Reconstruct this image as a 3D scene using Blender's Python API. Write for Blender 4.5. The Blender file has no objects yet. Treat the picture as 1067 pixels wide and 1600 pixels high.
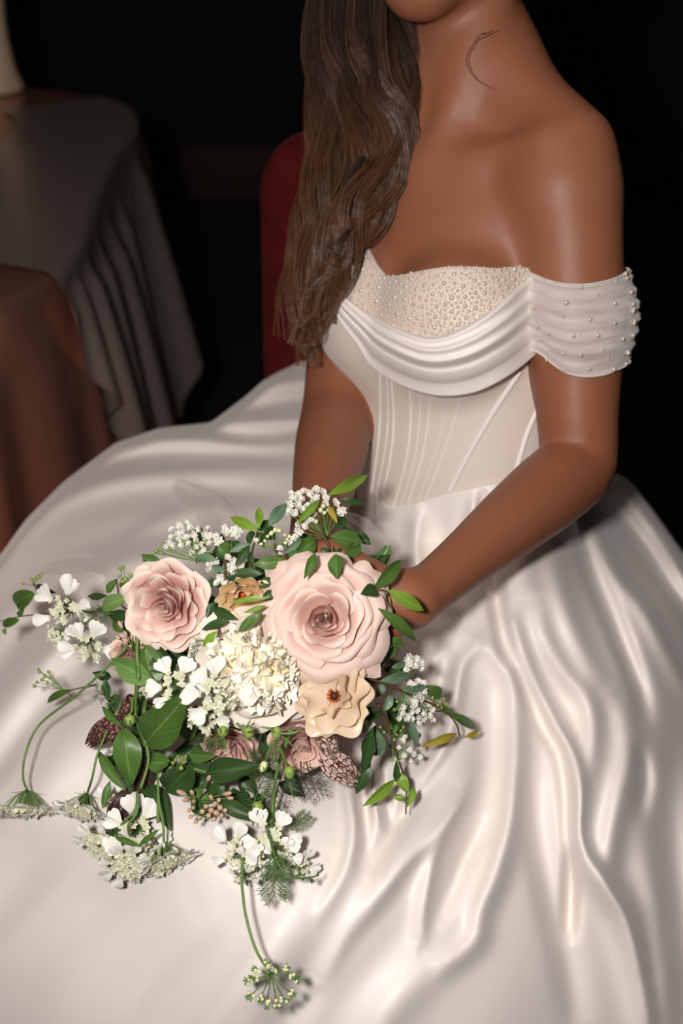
import bpy, math, random
import numpy as np
from mathutils import Vector, Matrix
rng = np.random.default_rng(7); random.seed(7)
SC = bpy.context.scene
COL = SC.collection
def lin(r, g, b):
    f = lambda c: ((c/255+.055)/1.055)**2.4 if c > 10 else c/255/12.92
    return (f(r), f(g), f(b), 1)
# ------------------------------------------------------------------ camera
CAM_H, PITCH, FPX = 1.33, math.radians(28), 1600*50/36
CP, SP = math.cos(PITCH), math.sin(PITCH)
cd = bpy.data.cameras.new('camera'); cam = bpy.data.objects.new('camera', cd); COL.objects.link(cam)
cam.location = (0, 0, CAM_H); cam.rotation_euler = (math.pi/2-PITCH, 0, 0)
cd.sensor_fit = 'VERTICAL'; cd.sensor_height = 36; cd.sensor_width = 24; cd.lens = 50; cd.clip_start = .02
cd.dof.use_dof = True; cd.dof.focus_distance = 1.10; cd.dof.aperture_fstop = 5.0
SC.camera = cam
# ------------------------------------------------------------------ light
w = bpy.data.worlds.new('world'); SC.world = w; w.use_nodes = True
w.node_tree.nodes['Background'].inputs[0].default_value = (.9, .75, .62, 1)
w.node_tree.nodes['Background'].inputs[1].default_value = .012
def lamp(name, kind, loc, energy, color, target=None, **kw):
    l = bpy.data.lights.new(name, kind); l.energy = energy; l.color = color
    for k, v in kw.items(): setattr(l, k, v)
    o = bpy.data.objects.new(name, l); COL.objects.link(o); o.location = loc
    if target is not None:
        o.rotation_euler = (Vector(target)-Vector(loc)).to_track_quat('-Z', 'Y').to_euler()
    return o
lamp('camera_flash', 'SPOT', (-.155, -.02, CAM_H+.085), 66, (1, .955, .92), (-.11, 1.02, .50),
     spot_size=math.radians(120), spot_blend=.8, shadow_soft_size=.045)
lamp('room_lamp', 'AREA', (-.35, .55, 2.35), 7, (1, .87, .79), (-.05, 1.15, .6), size=1.3)
SC.view_settings.view_transform = 'Standard'; SC.view_settings.look = 'None'
SC.view_settings.gamma = 1; SC.view_settings.use_curve_mapping = False
SC.view_settings.exposure = 0.0
SC.cycles.use_denoising = True
SC.cycles.max_bounces = 6; SC.cycles.transparent_max_bounces = 24
# ------------------------------------------------------------------ helpers
def at(px, py, d):
    """world point that the lens sees at (px, py), d metres deep"""
    x = np.asarray(px, float); y = np.asarray(py, float); d = np.asarray(d, float)
    a = (x-533.5)/FPX*d; b = (800-y)/FPX*d
    return np.stack(np.broadcast_arrays(a, d*CP+b*SP, CAM_H-d*SP+b*CP), -1)
def proj(P):
    P = np.asarray(P, float); y = P[..., 1]; z = P[..., 2]-CAM_H
    d = y*CP-z*SP; b = y*SP+z*CP
    return 533.5+P[..., 0]/d*FPX, 800-b/d*FPX, d
def nrm(v):
    v = np.asarray(v, float); return v/np.maximum(np.linalg.norm(v, axis=-1, keepdims=True), 1e-12)
def spline(pts, n):
    """Catmull-Rom through pts (any dimension), n samples"""
    P = np.asarray(pts, float)
    if len(P) == 2: return P[0]+(P[1]-P[0])*np.linspace(0, 1, n)[:, None]
    Q = np.vstack([2*P[0]-P[1], P, 2*P[-1]-P[-2]])
    L = np.r_[0, np.cumsum(np.maximum(np.linalg.norm(np.diff(P, axis=0), axis=1), 1e-9))]
    t = np.linspace(0, L[-1], n); i = np.clip(np.searchsorted(L, t, side='right')-1, 0, len(P)-2)
    u = ((t-L[i])/(L[i+1]-L[i]))[:, None]
    a, b, c, d = Q[i], Q[i+1], Q[i+2], Q[i+3]
    return .5*((2*b)+(-a+c)*u+(2*a-5*b+4*c-d)*u*u+(-a+3*b-3*c+d)*u**3)
def mesh(name, V, F, smooth=True, colors=None, uv=None):
    V = np.asarray(V, np.float32).reshape(-1, 3)
    me = bpy.data.meshes.new(name)
    if isinstance(F, np.ndarray):
        n, k = F.shape
        me.vertices.add(len(V)); me.vertices.foreach_set('co', V.ravel())
        me.loops.add(n*k); me.loops.foreach_set('vertex_index', F.astype(np.int32).ravel())
        me.polygons.add(n); me.polygons.foreach_set('loop_start', np.arange(0, n*k, k, dtype=np.int32))
        me.polygons.foreach_set('loop_total', np.full(n, k, np.int32))
        me.update(calc_edges=True)
    else:
        me.from_pydata(V.tolist(), [], F); me.update()
    me.polygons.foreach_set('use_smooth', np.full(len(me.polygons), smooth))
    if colors is not None:
        ca = me.color_attributes.new('tint', 'FLOAT_COLOR', 'POINT')
        c = np.ones((len(V), 4), np.float32); c[:, :3] = colors; ca.data.foreach_set('color', c.ravel())
    if uv is not None:
        at_ = me.attributes.new('st', 'FLOAT_VECTOR', 'POINT')
        c = np.zeros((len(V), 3), np.float32); c[:, :2] = uv; at_.data.foreach_set('vector', c.ravel())
    return me
def grid_faces(nr, nc, wrap=False):
    i = np.arange(nr-1)[:, None]; j = np.arange(nc if wrap else nc-1)[None, :]
    a = i*nc+j; b = i*nc+(j+1) % nc
    return np.stack([a, b, b+nc, a+nc], -1).reshape(-1, 4)
def ob(name, me, mat=None, parent=None, mw=None, kind=None, label=None):
    o = bpy.data.objects.new(name, me); COL.objects.link(o)
    if mat is not None and me is not None and len(me.materials) == 0: me.materials.append(mat)
    if parent is not None: o.parent = parent
    if mw is not None: o.matrix_local = mw
    if kind: o['kind'] = kind
    if label: o['label'] = label
    return o
def thing(name, loc, label, cat, group=None):
    o = bpy.data.objects.new(name, None); COL.objects.link(o); o.location = Vector(loc)
    o.empty_display_size = .02
    o['label'] = label; o['category'] = cat
    if group: o['group'] = group
    return o
def part(name, V, F, mat, parent, **kw):
    """mesh given in world coordinates, hung under a thing that sits at parent's place"""
    off = np.array(parent.location) if parent is not None else np.zeros(3)
    if parent is not None and parent.parent is not None: off = off+np.array(parent.parent.location)
    lab = kw.pop('label', None); kind = kw.pop('kind', None)
    return ob(name, mesh(name, np.asarray(V, float).reshape(-1, 3)-off, F, **kw), mat, parent, kind=kind, label=lab)
def tube(P, R, n=8, cap=True):
    """swept tube through points P with radii R"""
    P = np.asarray(P, float); m = len(P); R = np.broadcast_to(np.asarray(R, float), (m,))
    T = nrm(np.gradient(P, axis=0)); N = np.zeros_like(T)
    a = np.array([0, 0, 1.]) if abs(T[0, 2]) < .9 else np.array([1., 0, 0])
    v = nrm(np.cross(T[0], a))
    for i in range(m):
        v = nrm(v-T[i]*np.dot(v, T[i])); N[i] = v
    B = np.cross(T, N); th = np.arange(n)/n*2*np.pi
    V = P[:, None]+R[:, None, None]*(np.cos(th)[None, :, None]*N[:, None]+np.sin(th)[None, :, None]*B[:, None])
    V = V.reshape(-1, 3); F = grid_faces(m, n, True)
    if cap:
        V = np.vstack([V, P[:1], P[-1:]]); c0, c1 = m*n, m*n+1; j = np.arange(n)
        F = np.vstack([F, np.stack([(j+1) % n, j, np.full(n, c0), np.full(n, c0)], 1),
                       np.stack([(m-1)*n+j, (m-1)*n+(j+1) % n, np.full(n, c1), np.full(n, c1)], 1)])
        F = [tuple(dict.fromkeys(f)) for f in F.tolist()]
    return V, F
def join(items):
    Vs, Fs, o = [], [], 0
    for V, F in items:
        Vs.append(np.asarray(V).reshape(-1, 3)); Fs += [tuple(i+o for i in f) for f in (F.tolist() if isinstance(F, np.ndarray) else F)]
        o += len(Vs[-1])
    return np.vstack(Vs), Fs
def ball(n=10, m=7):
    th = np.arange(n)/n*2*np.pi; ph = np.linspace(0, np.pi, m)
    V = np.stack([np.sin(ph)[:, None]*np.cos(th), np.sin(ph)[:, None]*np.sin(th), np.cos(ph)[:, None]*np.ones(n)], -1)
    return V.reshape(-1, 3), grid_faces(m, n, True)
def box(c, s, R=None):
    V = np.array([[x, y, z] for x in (-.5, .5) for y in (-.5, .5) for z in (-.5, .5)])*np.asarray(s, float)
    if R is not None: V = V@np.asarray(R).T
    return V+np.asarray(c, float), [(0, 1, 3, 2), (4, 6, 7, 5), (0, 4, 5, 1), (2, 3, 7, 6), (0, 2, 6, 4), (1, 5, 7, 3)]
def bevel(o, wd=.004, seg=2):
    m = o.modifiers.new('edge', 'BEVEL'); m.width = wd; m.segments = seg; m.limit_method = 'ANGLE'; return o
# ------------------------------------------------------------------ materials
class M_: pass
M = M_()
def mat(name, col, rough=.5, noise=None, bump=None, **kw):
    """principled material; noise=(scale, second colour, amount), bump=(scale, strength, distance)"""
    m = bpy.data.materials.new(name); m.use_nodes = True; nt = m.node_tree; b = nt.nodes['Principled BSDF']
    b.inputs['Base Color'].default_value = col; b.inputs['Roughness'].default_value = rough
    for k, v in kw.items(): b.inputs[k.replace('_', ' ')].default_value = v
    tc = nt.nodes.new('ShaderNodeTexCoord')
    if noise:
        n = nt.nodes.new('ShaderNodeTexNoise'); n.inputs['Scale'].default_value = noise[0]; n.inputs['Detail'].default_value = 5
        nt.links.new(tc.outputs['Object'], n.inputs['Vector'])
        r = nt.nodes.new('ShaderNodeMapRange'); r.inputs[1].default_value = .35; r.inputs[2].default_value = .68
        nt.links.new(n.outputs[0], r.inputs[0])
        mm = nt.nodes.new('ShaderNodeMath'); mm.operation = 'MULTIPLY'; mm.inputs[1].default_value = noise[2]
        nt.links.new(r.outputs[0], mm.inputs[0])
        x = nt.nodes.new('ShaderNodeMix'); x.data_type = 'RGBA'; x.inputs[6].default_value = col; x.inputs[7].default_value = noise[1]
        nt.links.new(mm.outputs[0], x.inputs[0]); nt.links.new(x.outputs[2], b.inputs['Base Color'])
    if bump:
        n = nt.nodes.new('ShaderNodeTexNoise'); n.inputs['Scale'].default_value = bump[0]; n.inputs['Detail'].default_value = 4
        nt.links.new(tc.outputs['Object'], n.inputs['Vector'])
        bp = nt.nodes.new('ShaderNodeBump'); bp.inputs['Strength'].default_value = bump[1]; bp.inputs['Distance'].default_value = bump[2]
        nt.links.new(n.outputs[0], bp.inputs['Height']); nt.links.new(bp.outputs[0], b.inputs['Normal'])
    return m
M.skin = mat('skin', lin(138, 88, 64), .46, noise=(9, lin(132, 76, 54), .5), bump=(900, .3, .0006),
             Subsurface_Weight=.12, Subsurface_Radius=(.012, .005, .003), Subsurface_Scale=1.0, Specular_IOR_Level=.30)
M.satin = mat('ivory_satin', lin(228, 219, 213), .52, bump=(1800, .05, .0003), Sheen_Weight=.25, Sheen_Roughness=.4, Specular_IOR_Level=.6)
M.lining = mat('corset_net', lin(214, 200, 190), .55, bump=(1500, .2, .0003), Sheen_Weight=.3)
M.beadcloth = mat('bead_ground', lin(214, 198, 186), .6, bump=(900, .5, .001))
M.pearl = mat('pearl', lin(204, 190, 176), .16, Metallic=.25, Specular_IOR_Level=.8, Coat_Weight=.6, Coat_Roughness=.08)
M.velvet = mat('red_velvet', lin(76, 14, 16), .9, noise=(30, lin(48, 6, 7), .6), Specular_IOR_Level=.12, Sheen_Weight=.06, Sheen_Roughness=.4, Sheen_Tint=(.9, .2, .2, 1))
M.wood = mat('dark_wood', lin(48, 26, 16), .4, noise=(12, lin(24, 12, 8), .8))
M.tablesatin = mat('taupe_satin', lin(196, 142, 122), .34, bump=(900, .05, .0004), Metallic=.85)
M.overlay = mat('grey_satin', lin(196, 178, 170), .34, bump=(900, .05, .0004), Metallic=.8)
M.wall = mat('dark_wall', lin(9, 7, 7), .9, noise=(4, lin(20, 8, 8), .5))
M.floor = mat('dark_carpet', lin(14, 10, 10), .95, noise=(30, lin(8, 6, 6), .6), bump=(300, .6, .004))
M.bottle = mat('pale_glaze', lin(196, 176, 150), .3, noise=(5, lin(170, 146, 120), .5))
def tulle(name, col, op):
    m = bpy.data.materials.new(name); m.use_nodes = True; nt = m.node_tree; b = nt.nodes['Principled BSDF']
    b.inputs['Base Color'].default_value = col; b.inputs['Roughness'].default_value = .6; b.inputs['Sheen Weight'].default_value = .4
    lw = nt.nodes.new('ShaderNodeLayerWeight'); lw.inputs[0].default_value = .35
    tc = nt.nodes.new('ShaderNodeTexCoord'); n = nt.nodes.new('ShaderNodeTexNoise'); n.inputs['Scale'].default_value = 45
    mp = nt.nodes.new('ShaderNodeMapping'); mp.inputs['Scale'].default_value = (.6, .6, 3.2)
    nt.links.new(tc.outputs['Object'], mp.inputs[0]); nt.links.new(mp.outputs[0], n.inputs['Vector'])
    a = nt.nodes.new('ShaderNodeMath'); a.operation = 'MULTIPLY_ADD'; a.inputs[1].default_value = .5; a.inputs[2].default_value = op
    nt.links.new(lw.outputs['Facing'], a.inputs[0])
    c = nt.nodes.new('ShaderNodeMath'); c.operation = 'MULTIPLY_ADD'; c.inputs[1].default_value = .45; c.use_clamp = True
    s = nt.nodes.new('ShaderNodeMath'); s.operation = 'SUBTRACT'; s.inputs[1].default_value = .5
    nt.links.new(n.outputs[0], s.inputs[0]); nt.links.new(s.outputs[0], c.inputs[0]); nt.links.new(a.outputs[0], c.inputs[2])
    nt.links.new(c.outputs[0], b.inputs['Alpha'])
    return m
M.tulle = tulle('white_tulle', lin(228, 218, 214), .5)
M.veil = tulle('sheer_silk', lin(224, 212, 206), .16)
# ------------------------------------------------------------------ signed-distance body
def ell(p, c, r, A=None):
    q = p-np.asarray(c)
    if A is not None: q = q@A.T
    r = np.asarray(r); k0 = np.linalg.norm(q/r, axis=1); k1 = np.linalg.norm(q/(r*r), axis=1)
    return k0*(k0-1)/np.maximum(k1, 1e-9)
def cone(p, a, b, ra, rb):
    a = np.asarray(a); b = np.asarray(b); ab = b-a; t = np.clip(((p-a)@ab)/np.dot(ab, ab), 0, 1)
    return np.linalg.norm(p-a-t[:, None]*ab, axis=1)-(ra+(rb-ra)*t)
def smin(a, b, k):
    h = np.maximum(k-np.abs(a-b), 0)/k; return np.minimum(a, b)-h*h*k*.25
def smax(a, b, k): return -smin(-a, -b, k)
# torso frame
O_T = at(712, 560, 1.37); WAIST = at(712, 780, 1.42); NECK = at(728, 165, 1.32)
SH_N = at(888, 298, 1.245); SH_F = at(572, 300, 1.44)
tU = nrm(NECK-WAIST); tR = nrm((SH_N-SH_F)-tU*np.dot(SH_N-SH_F, tU)); tF = nrm(np.cross(tU, tR))
if np.dot(tF, at(533, 800, 0)-O_T) < 0: tF = -tF
def T(x, y, z): return O_T+tR*x+tF*y+tU*z
A_T = np.stack([tR, tF, tU])
EL_N = at(905, 728, 1.265); WR_N = at(650, 938, 1.10)
EL_F = at(527, 650, 1.37); WR_F = at(484, 872, 1.17)
CHIN = at(640, 22, 1.235)
hU = nrm(tU*.9+np.array([-.12, -.10, .3])); hF = nrm(np.array([-.60, -.76, -.12])); hF = nrm(hF-hU*np.dot(hF, hU)); hR = np.cross(hF, hU)
if np.dot(hR, tR) < 0: hR = -hR
HC = CHIN+hU*.108-hF*.075
A_H = np.stack([hR, hF, hU])
def H(x, y, z): return HC+hR*x+hF*y+hU*z
def sd_torso(p, bust=True):
    d = ell(p, T(.006, -.005, .02), (.114, .090, .165), A_T)
    d = smin(d, ell(p, T(.004, -.002, -.13), (.104, .080, .13), A_T), .05)
    d = smin(d, ell(p, T(0, -.022, -.25), (.135, .100, .115), A_T), .06)
    d = smin(d, ell(p, T(0, -.004, .115), (.124, .078, .090), A_T), .05)
    if bust:
        d = smin(d, ell(p, T(.068, .070, .050), (.060, .050, .062), A_T), .022)
        d = smin(d, ell(p, T(-.047, .066, .050), (.050, .048, .060), A_T), .022)
    return d
def sd_neck(p):
    d = cone(p, T(.004, -.012, .16), H(-.012, -.030, -.03), .057, .042)
    for s in (-1, 1):
        d = smin(d, cone(p, T(s*.006, -.034, .272), T(s*.118, -.016, .197), .030, .039), .05)
        d = smin(d, cone(p, T(s*.016, .047, .178), T(s*.116, .020, .200), .0075, .0080), .030)
        d = smin(d, cone(p, T(s*.012, .050, .180), H(s*.045, -.035, -.05), .008, .012), .022)
    return d
def limb_chain(p, pts, rad, k=.012):
    d = None
    for i in range(len(pts)-1):
        e = cone(p, pts[i], pts[i+1], rad[i], rad[i+1]); d = e if d is None else smin(d, e, k)
    return d
def lerp(a, b, t): return a+(b-a)*t
ARMC = {}
def sd_arm(p, sh, el, wr, s, f=1.0):
    bk = nrm(np.cross(el-sh, wr-el))
    out = nrm((el-lerp(sh, wr, .5)))
    key = (tuple(sh), tuple(wr))
    if key not in ARMC:
        k = np.array([[*sh, .0470], [*lerp(sh, el, .30), .0455], [*(lerp(sh, el, .55)+out*.003), .0420], [*lerp(sh, el, .82), .0362], [*(el-out*.004), .0345],
                      [*lerp(el, wr, .20), .0345], [*lerp(el, wr, .45), .0300], [*lerp(el, wr, .75), .0228], [*wr, .0195]])
        ARMC[key] = spline(k, 26)
    K = ARMC[key]; d = None
    for i in range(25):
        e = cone(p, K[i, :3], K[i+1, :3], K[i, 3]*f, K[i+1, 3]*f); d = e if d is None else np.minimum(d, e)
    return d
def make_hand(wr, fwd, nrmv, side, curl=1.0):
    """list of capsule chains; fwd along the palm, nrmv out of the back of the hand"""
    fwd = nrm(fwd); nz = nrm(nrmv-fwd*np.dot(nrmv, fwd)); sx = nrm(np.cross(fwd, nz))*side
    ch = []
    kn = [wr+fwd*(.082-.004*abs(i-1.2))+sx*(.030-.0195*i)+nz*.002 for i in range(4)]
    ln = [.070, .078, .073, .056]
    for i in range(4):
        a = kn[i]; ang = 0; pts = [lerp(wr, a, .55), a]; rr = [.0125, .0098]
        for j, (fr, da) in enumerate(((.45, .75), (.31, .95), (.24, .65))):
            ang += da*curl*(1+.06*i)
            dr = fwd*math.cos(ang)-nz*math.sin(ang)
            pts.append(pts[-1]+dr*ln[i]*fr); rr.append(.0088-.0011*j)
        ch.append((pts, rr))
    th0 = wr+fwd*.022+sx*.022-nz*.006
    t1 = th0+fwd*.024+sx*.020-nz*.012; t2 = t1+fwd*.024+sx*.004-nz*.020; t3 = t2+fwd*.014-sx*.010-nz*.018
    ch.append(([th0, t1, t2, t3], [.0155, .0118, .0100, .0082]))
    palm = [(wr+fwd*.012, kn[0]-fwd*.008, .0175, .0125), (wr+fwd*.012, kn[1]-fwd*.008, .0175, .0130),
            (wr+fwd*.012, kn[2]-fwd*.008, .0175, .0125), (wr+fwd*.012, kn[3]-fwd*.008, .0170, .0120)]
    return ch, palm
# bouquet handle: stems run from under the blooms up to the right, between the hands
H0, H1 = at(452, 1010, 1.17), at(604, 858, 1.19)
hax = nrm(H1-H0)
toN = nrm(at(575, 930, 1.10)-WR_N)
HAND_N = make_hand(WR_N, toN, nrm(-hax*.1+np.array([0, .15, .6])+np.array([.1, -.7, 0])), -1, .9)
toF = nrm(at(505, 955, 1.13)-WR_F)
HAND_F = make_hand(WR_F, toF, np.array([-.75, -.2, .5]), 1, .9)
def sd_hand(p, hd):
    ch, palm = hd; d = None
    for a, b, ra, rb in palm:
        e = cone(p, a, b, ra, rb); d = e if d is None else smin(d, e, .010)
    for pts, rr in ch:
        e = limb_chain(p, pts, rr, .004); d = smin(d, e, .005)
    return d
def sd_head(p):
    d = ell(p, H(0, -.018, .045), (.074, .090, .082), A_H)
    d = smin(d, ell(p, H(0, .022, -.020), (.060, .062, .082), A_H), .03)
    d = smin(d, ell(p, H(0, .058, -.090), (.021, .020, .019), A_H), .035)
    for s in (-1, 1):
        d = smin(d, cone(p, H(s*.010, .060, -.090), H(s*.054, -.010, -.048), .016, .018), .026)
        d = smin(d, ell(p, H(s*.036, .058, -.018), (.022, .022, .020), A_H), .025)
        d = smax(d, -ell(p, H(s*.031, .092, .014), (.018, .014, .013), A_H), .014)
        d = smin(d, ell(p, H(s*.031, .070, .014), (.013, .012, .012), A_H), .004)
        d = smin(d, ell(p, H(s*.076, -.020, .000), (.007, .018, .031), A_H), .008)
        d = smin(d, cone(p, H(s*.014, .083, .034), H(s*.044, .072, .032), .008, .007), .012)
        d = smin(d, ell(p, H(s*.010, .092, -.030), (.008, .009, .007), A_H), .008)
    d = smin(d, cone(p, H(0, .084, .020), H(0, .106, -.024), .008, .0105), .014)
    d = smin(d, ell(p, H(0, .085, -.053), (.022, .008, .0048), A_H), .006)
    d = smin(d, ell(p, H(0, .084, -.063), (.018, .009, .0058), A_H), .006)
    d = smax(d, -ell(p, H(0, .096, -.0578), (.022, .010, .0016), A_H), .003)
    return d
HIP_N, HIP_F = T(.085, .0, -.29), T(-.085, .0, -.29)
KN_N, KN_F = np.array([-.02, .86, .50]), np.array([-.22, 1.05, .48])
FT_N, FT_F = np.array([-.06, .80, .075]), np.array([-.28, 1.0, .075])
def sd_legs(p):
    d = None
    for h, k, f in ((HIP_N, KN_N, FT_N), (HIP_F, KN_F, FT_F)):
        e = cone(p, h, k, .068, .050); e = smin(e, cone(p, k, lerp(k, f, .35), .050, .052), .02)
        e = smin(e, cone(p, lerp(k, f, .35), f, .050, .034), .02)
        fd = nrm(np.array([f[0]-h[0], f[1]-h[1], 0]))
        e = smin(e, cone(p, f+np.array([0, 0, -.030]), f+fd*.14+np.array([0, 0, -.050]), .032, .022), .02)
        d = e if d is None else np.minimum(d, e)
    return d
def sd_body(p):
    d = sd_torso(p)
    d = smin(d, sd_neck(p), .030)
    for sh, el, wr, hd, s in ((SH_N, EL_N, WR_N, HAND_N, 1), (SH_F, EL_F, WR_F, HAND_F, -1)):
        a = sd_arm(p, sh, el, wr, s)
        a = smin(a, sd_hand(p, hd), .014)
        a = smin(a, ell(p, lerp(sh, T(s*.10, 0, .16), .45), (.048,)*3), .02)
        d = smin(d, a, .015)
    d = smin(d, sd_head(p), .022)
    return smin(d, sd_legs(p), .04)
def surface_net(f, lo, hi, step, coarse=5):
    lo = np.asarray(lo, float); n = (np.ceil((np.asarray(hi)-lo)/(step*coarse)).astype(int)); N = n*coarse
    cs = step*coarse
    g = np.stack(np.meshgrid(*[np.arange(k) for k in n], indexing='ij'), -1).reshape(-1, 3)
    dc = f(lo+(g+.5)*cs)
    D = np.repeat(np.repeat(np.repeat(dc.reshape(n).astype(np.float32), coarse, 0), coarse, 1), coarse, 2)
    near = g[np.abs(dc) < cs*1.35]
    sub = np.stack(np.meshgrid(*[np.arange(coarse)]*3, indexing='ij'), -1).reshape(-1, 3)
    idx = (near[:, None]*coarse+sub[None]).reshape(-1, 3)
    vals = np.concatenate([f(lo+(c+.0)*step) for c in np.array_split(idx, max(1, len(idx)//200000))])
    D[idx[:, 0], idx[:, 1], idx[:, 2]] = vals
    S = D < 0
    c8 = [S[i:N[0]-1+i, j:N[1]-1+j, k:N[2]-1+k] for i in (0, 1) for j in (0, 1) for k in (0, 1)]
    cnt = sum(c.astype(np.int8) for c in c8); cells = np.argwhere((cnt > 0) & (cnt < 8))
    vid = -np.ones(tuple(N-1), np.int64); vid[tuple(cells.T)] = np.arange(len(cells))
    P = lo+(cells+.5)*step
    Fs = []
    for ax in range(3):
        a, b = [q for q in range(3) if q != ax]
        sl0 = [slice(None)]*3; sl1 = [slice(None)]*3; sl0[ax] = slice(0, -1); sl1[ax] = slice(1, None)
        x = S[tuple(sl0)] != S[tuple(sl1)]; e = np.argwhere(x)
        e = e[(e[:, a] > 0) & (e[:, b] > 0) & (e[:, a] < N[a]-1) & (e[:, b] < N[b]-1)]
        ins = S[tuple(e.T)]
        da = np.zeros(3, int); da[a] = 1; db = np.zeros(3, int); db[b] = 1
        q = [vid[tuple((e-o).T)] for o in (0*da, da, da+db, db)]
        q = np.stack(q, 1); ok = (q >= 0).all(1); q = q[ok]; ins = ins[ok]
        flip = ins if ax != 1 else ~ins
        q[~flip] = q[~flip][:, ::-1]; Fs.append(q)
    for it in range(4):
        h = 1e-3; d0 = f(P)
        G = np.stack([(f(P+np.eye(3)[i]*h)-d0)/h for i in range(3)], 1)
        P = P-np.clip(d0/np.maximum((G*G).sum(1), .2), -step, step)[:, None]*G
    return P, np.vstack(Fs)
def cast(f, px, py, d0=.9, d1=2.0, off=0.0, it=60):
    """depth along the sight line where f reaches off"""
    px = np.asarray(px, float); d = np.full(px.shape, d0)
    k = np.sqrt(1+((px-533.5)/FPX)**2+((800-py)/FPX)**2)
    for _ in range(it):
        s = f(at(px, py, d).reshape(-1, 3)).reshape(px.shape)-off
        d = d+np.clip(s, -.02, .1)/k*.9
    return np.where(d < d1, d, np.nan)
person = thing('person', (float(WAIST[0]), float(WAIST[1]), 0.0),
               'seated woman in off-shoulder white satin gown holding a bouquet on her lap', 'person')
_P, _F = surface_net(sd_body, (-.46, .66, 0.0), (.40, 1.62, 1.36), .0045)
part('body', _P, _F, M.skin, person)
# ------------------------------------------------------------------ room
def plane_wall(name, c, s, m): 
    V, F = box(c, s); o = ob(name, mesh(name, V, F, smooth=False), m, kind='structure'); return o
plane_wall('floor', (0, 1.2, -.02), (6.4, 7.2, .04), M.floor)
plane_wall('wall_back', (0, 4.82, 1.4), (6.4, .05, 2.8), M.wall)
plane_wall('wall_left', (-3.22, 1.2, 1.4), (.05, 7.2, 2.8), M.wall)
plane_wall('wall_right', (3.22, 1.2, 1.4), (.05, 7.2, 2.8), M.wall)
V, F = box((0, 4.78, .09), (6.3, .03, .18)); ob('baseboard_back', mesh('baseboard', V, F, smooth=False), M.wood, kind='structure')
# ------------------------------------------------------------------ skirt
def tps(pts, vals, q, lam=8e-4):
    pts = np.asarray(pts, float)/1000; q = q/1000; n = len(pts)
    U = lambda r2: np.where(r2 > 1e-12, r2*np.log(np.maximum(r2, 1e-12)), 0)
    K = U(((pts[:, None]-pts[None])**2).sum(-1))+lam*np.eye(n); P = np.c_[np.ones(n), pts]
    A = np.zeros((n+3, n+3)); A[:n, :n] = K; A[:n, n:] = P; A[n:, :n] = P.T
    w = np.linalg.solve(A, np.r_[vals, 0, 0, 0])
    out = np.zeros(len(q))
    for s in range(0, len(q), 40000):
        Q = q[s:s+40000]; out[s:s+40000] = U(((Q[:, None]-pts[None])**2).sum(-1))@w[:n]+np.c_[np.ones(len(Q)), Q]@w[n:]
    return out
# the fall of the cloth over lap, knees and chair: (px, py, depth in metres)
SK = [(-240, 1040, 1.52), (0, 900, 1.50), (100, 780, 1.60), (200, 700, 1.66), (330, 668, 1.66), (440, 590, 1.70), (500, 640, 1.58), (560, 720, 1.46),
      (400, 740, 1.55), (250, 800, 1.50), (120, 900, 1.42), (400, 860, 1.40), (480, 800, 1.44), (600, 800, 1.375), (660, 790, 1.345), (740, 775, 1.34), (830, 760, 1.37),
      (900, 770, 1.43), (960, 760, 1.50), (1010, 830, 1.52), (1067, 890, 1.48), (1200, 1040, 1.60), (1320, 1150, 1.62),
      (400, 1000, 1.285), (200, 1000, 1.30), (0, 1060, 1.33), (-240, 1250, 1.36), (170, 1170, 1.175), (300, 1150, 1.19), (0, 1250, 1.22), (-200, 1450, 1.30),
      (600, 950, 1.29), (700, 900, 1.29), (560, 1080, 1.24), (650, 1100, 1.215), (500, 1220, 1.15), (750, 1000, 1.225), (800, 880, 1.27), (850, 1100, 1.24), (900, 900, 1.30), (1000, 1000, 1.31),
      (700, 1200, 1.17), (850, 1300, 1.18), (950, 1200, 1.22), (1067, 1200, 1.295), (1250, 1300, 1.38), (1067, 1450, 1.245), (1250, 1600, 1.33),
      (330, 1350, 1.10), (450, 1350, 1.09), (560, 1400, 1.10), (150, 1400, 1.16), (0, 1600, 1.22), (200, 1600, 1.14), (400, 1600, 1.10), (600, 1600, 1.10), (750, 1500, 1.13), (900, 1600, 1.18),
      (-200, 1800, 1.36), (200, 1850, 1.20), (533, 1850, 1.16), (850, 1850, 1.20), (1250, 1850, 1.40)]
SK = np.array(SK)
EDGE = np.array([(-240, 1030), (-100, 935), (0, 868), (40, 812), (100, 752), (180, 692), (250, 668), (330, 660), (385, 618), (430, 578), (470, 557), (510, 566), (545, 640), (575, 740),
                 (605, 792), (650, 786), (700, 770), (760, 758), (820, 748), (880, 742), (930, 738), (962, 738), (985, 752), (1020, 795), (1067, 862), (1130, 935), (1320, 1100)], float)
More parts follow.
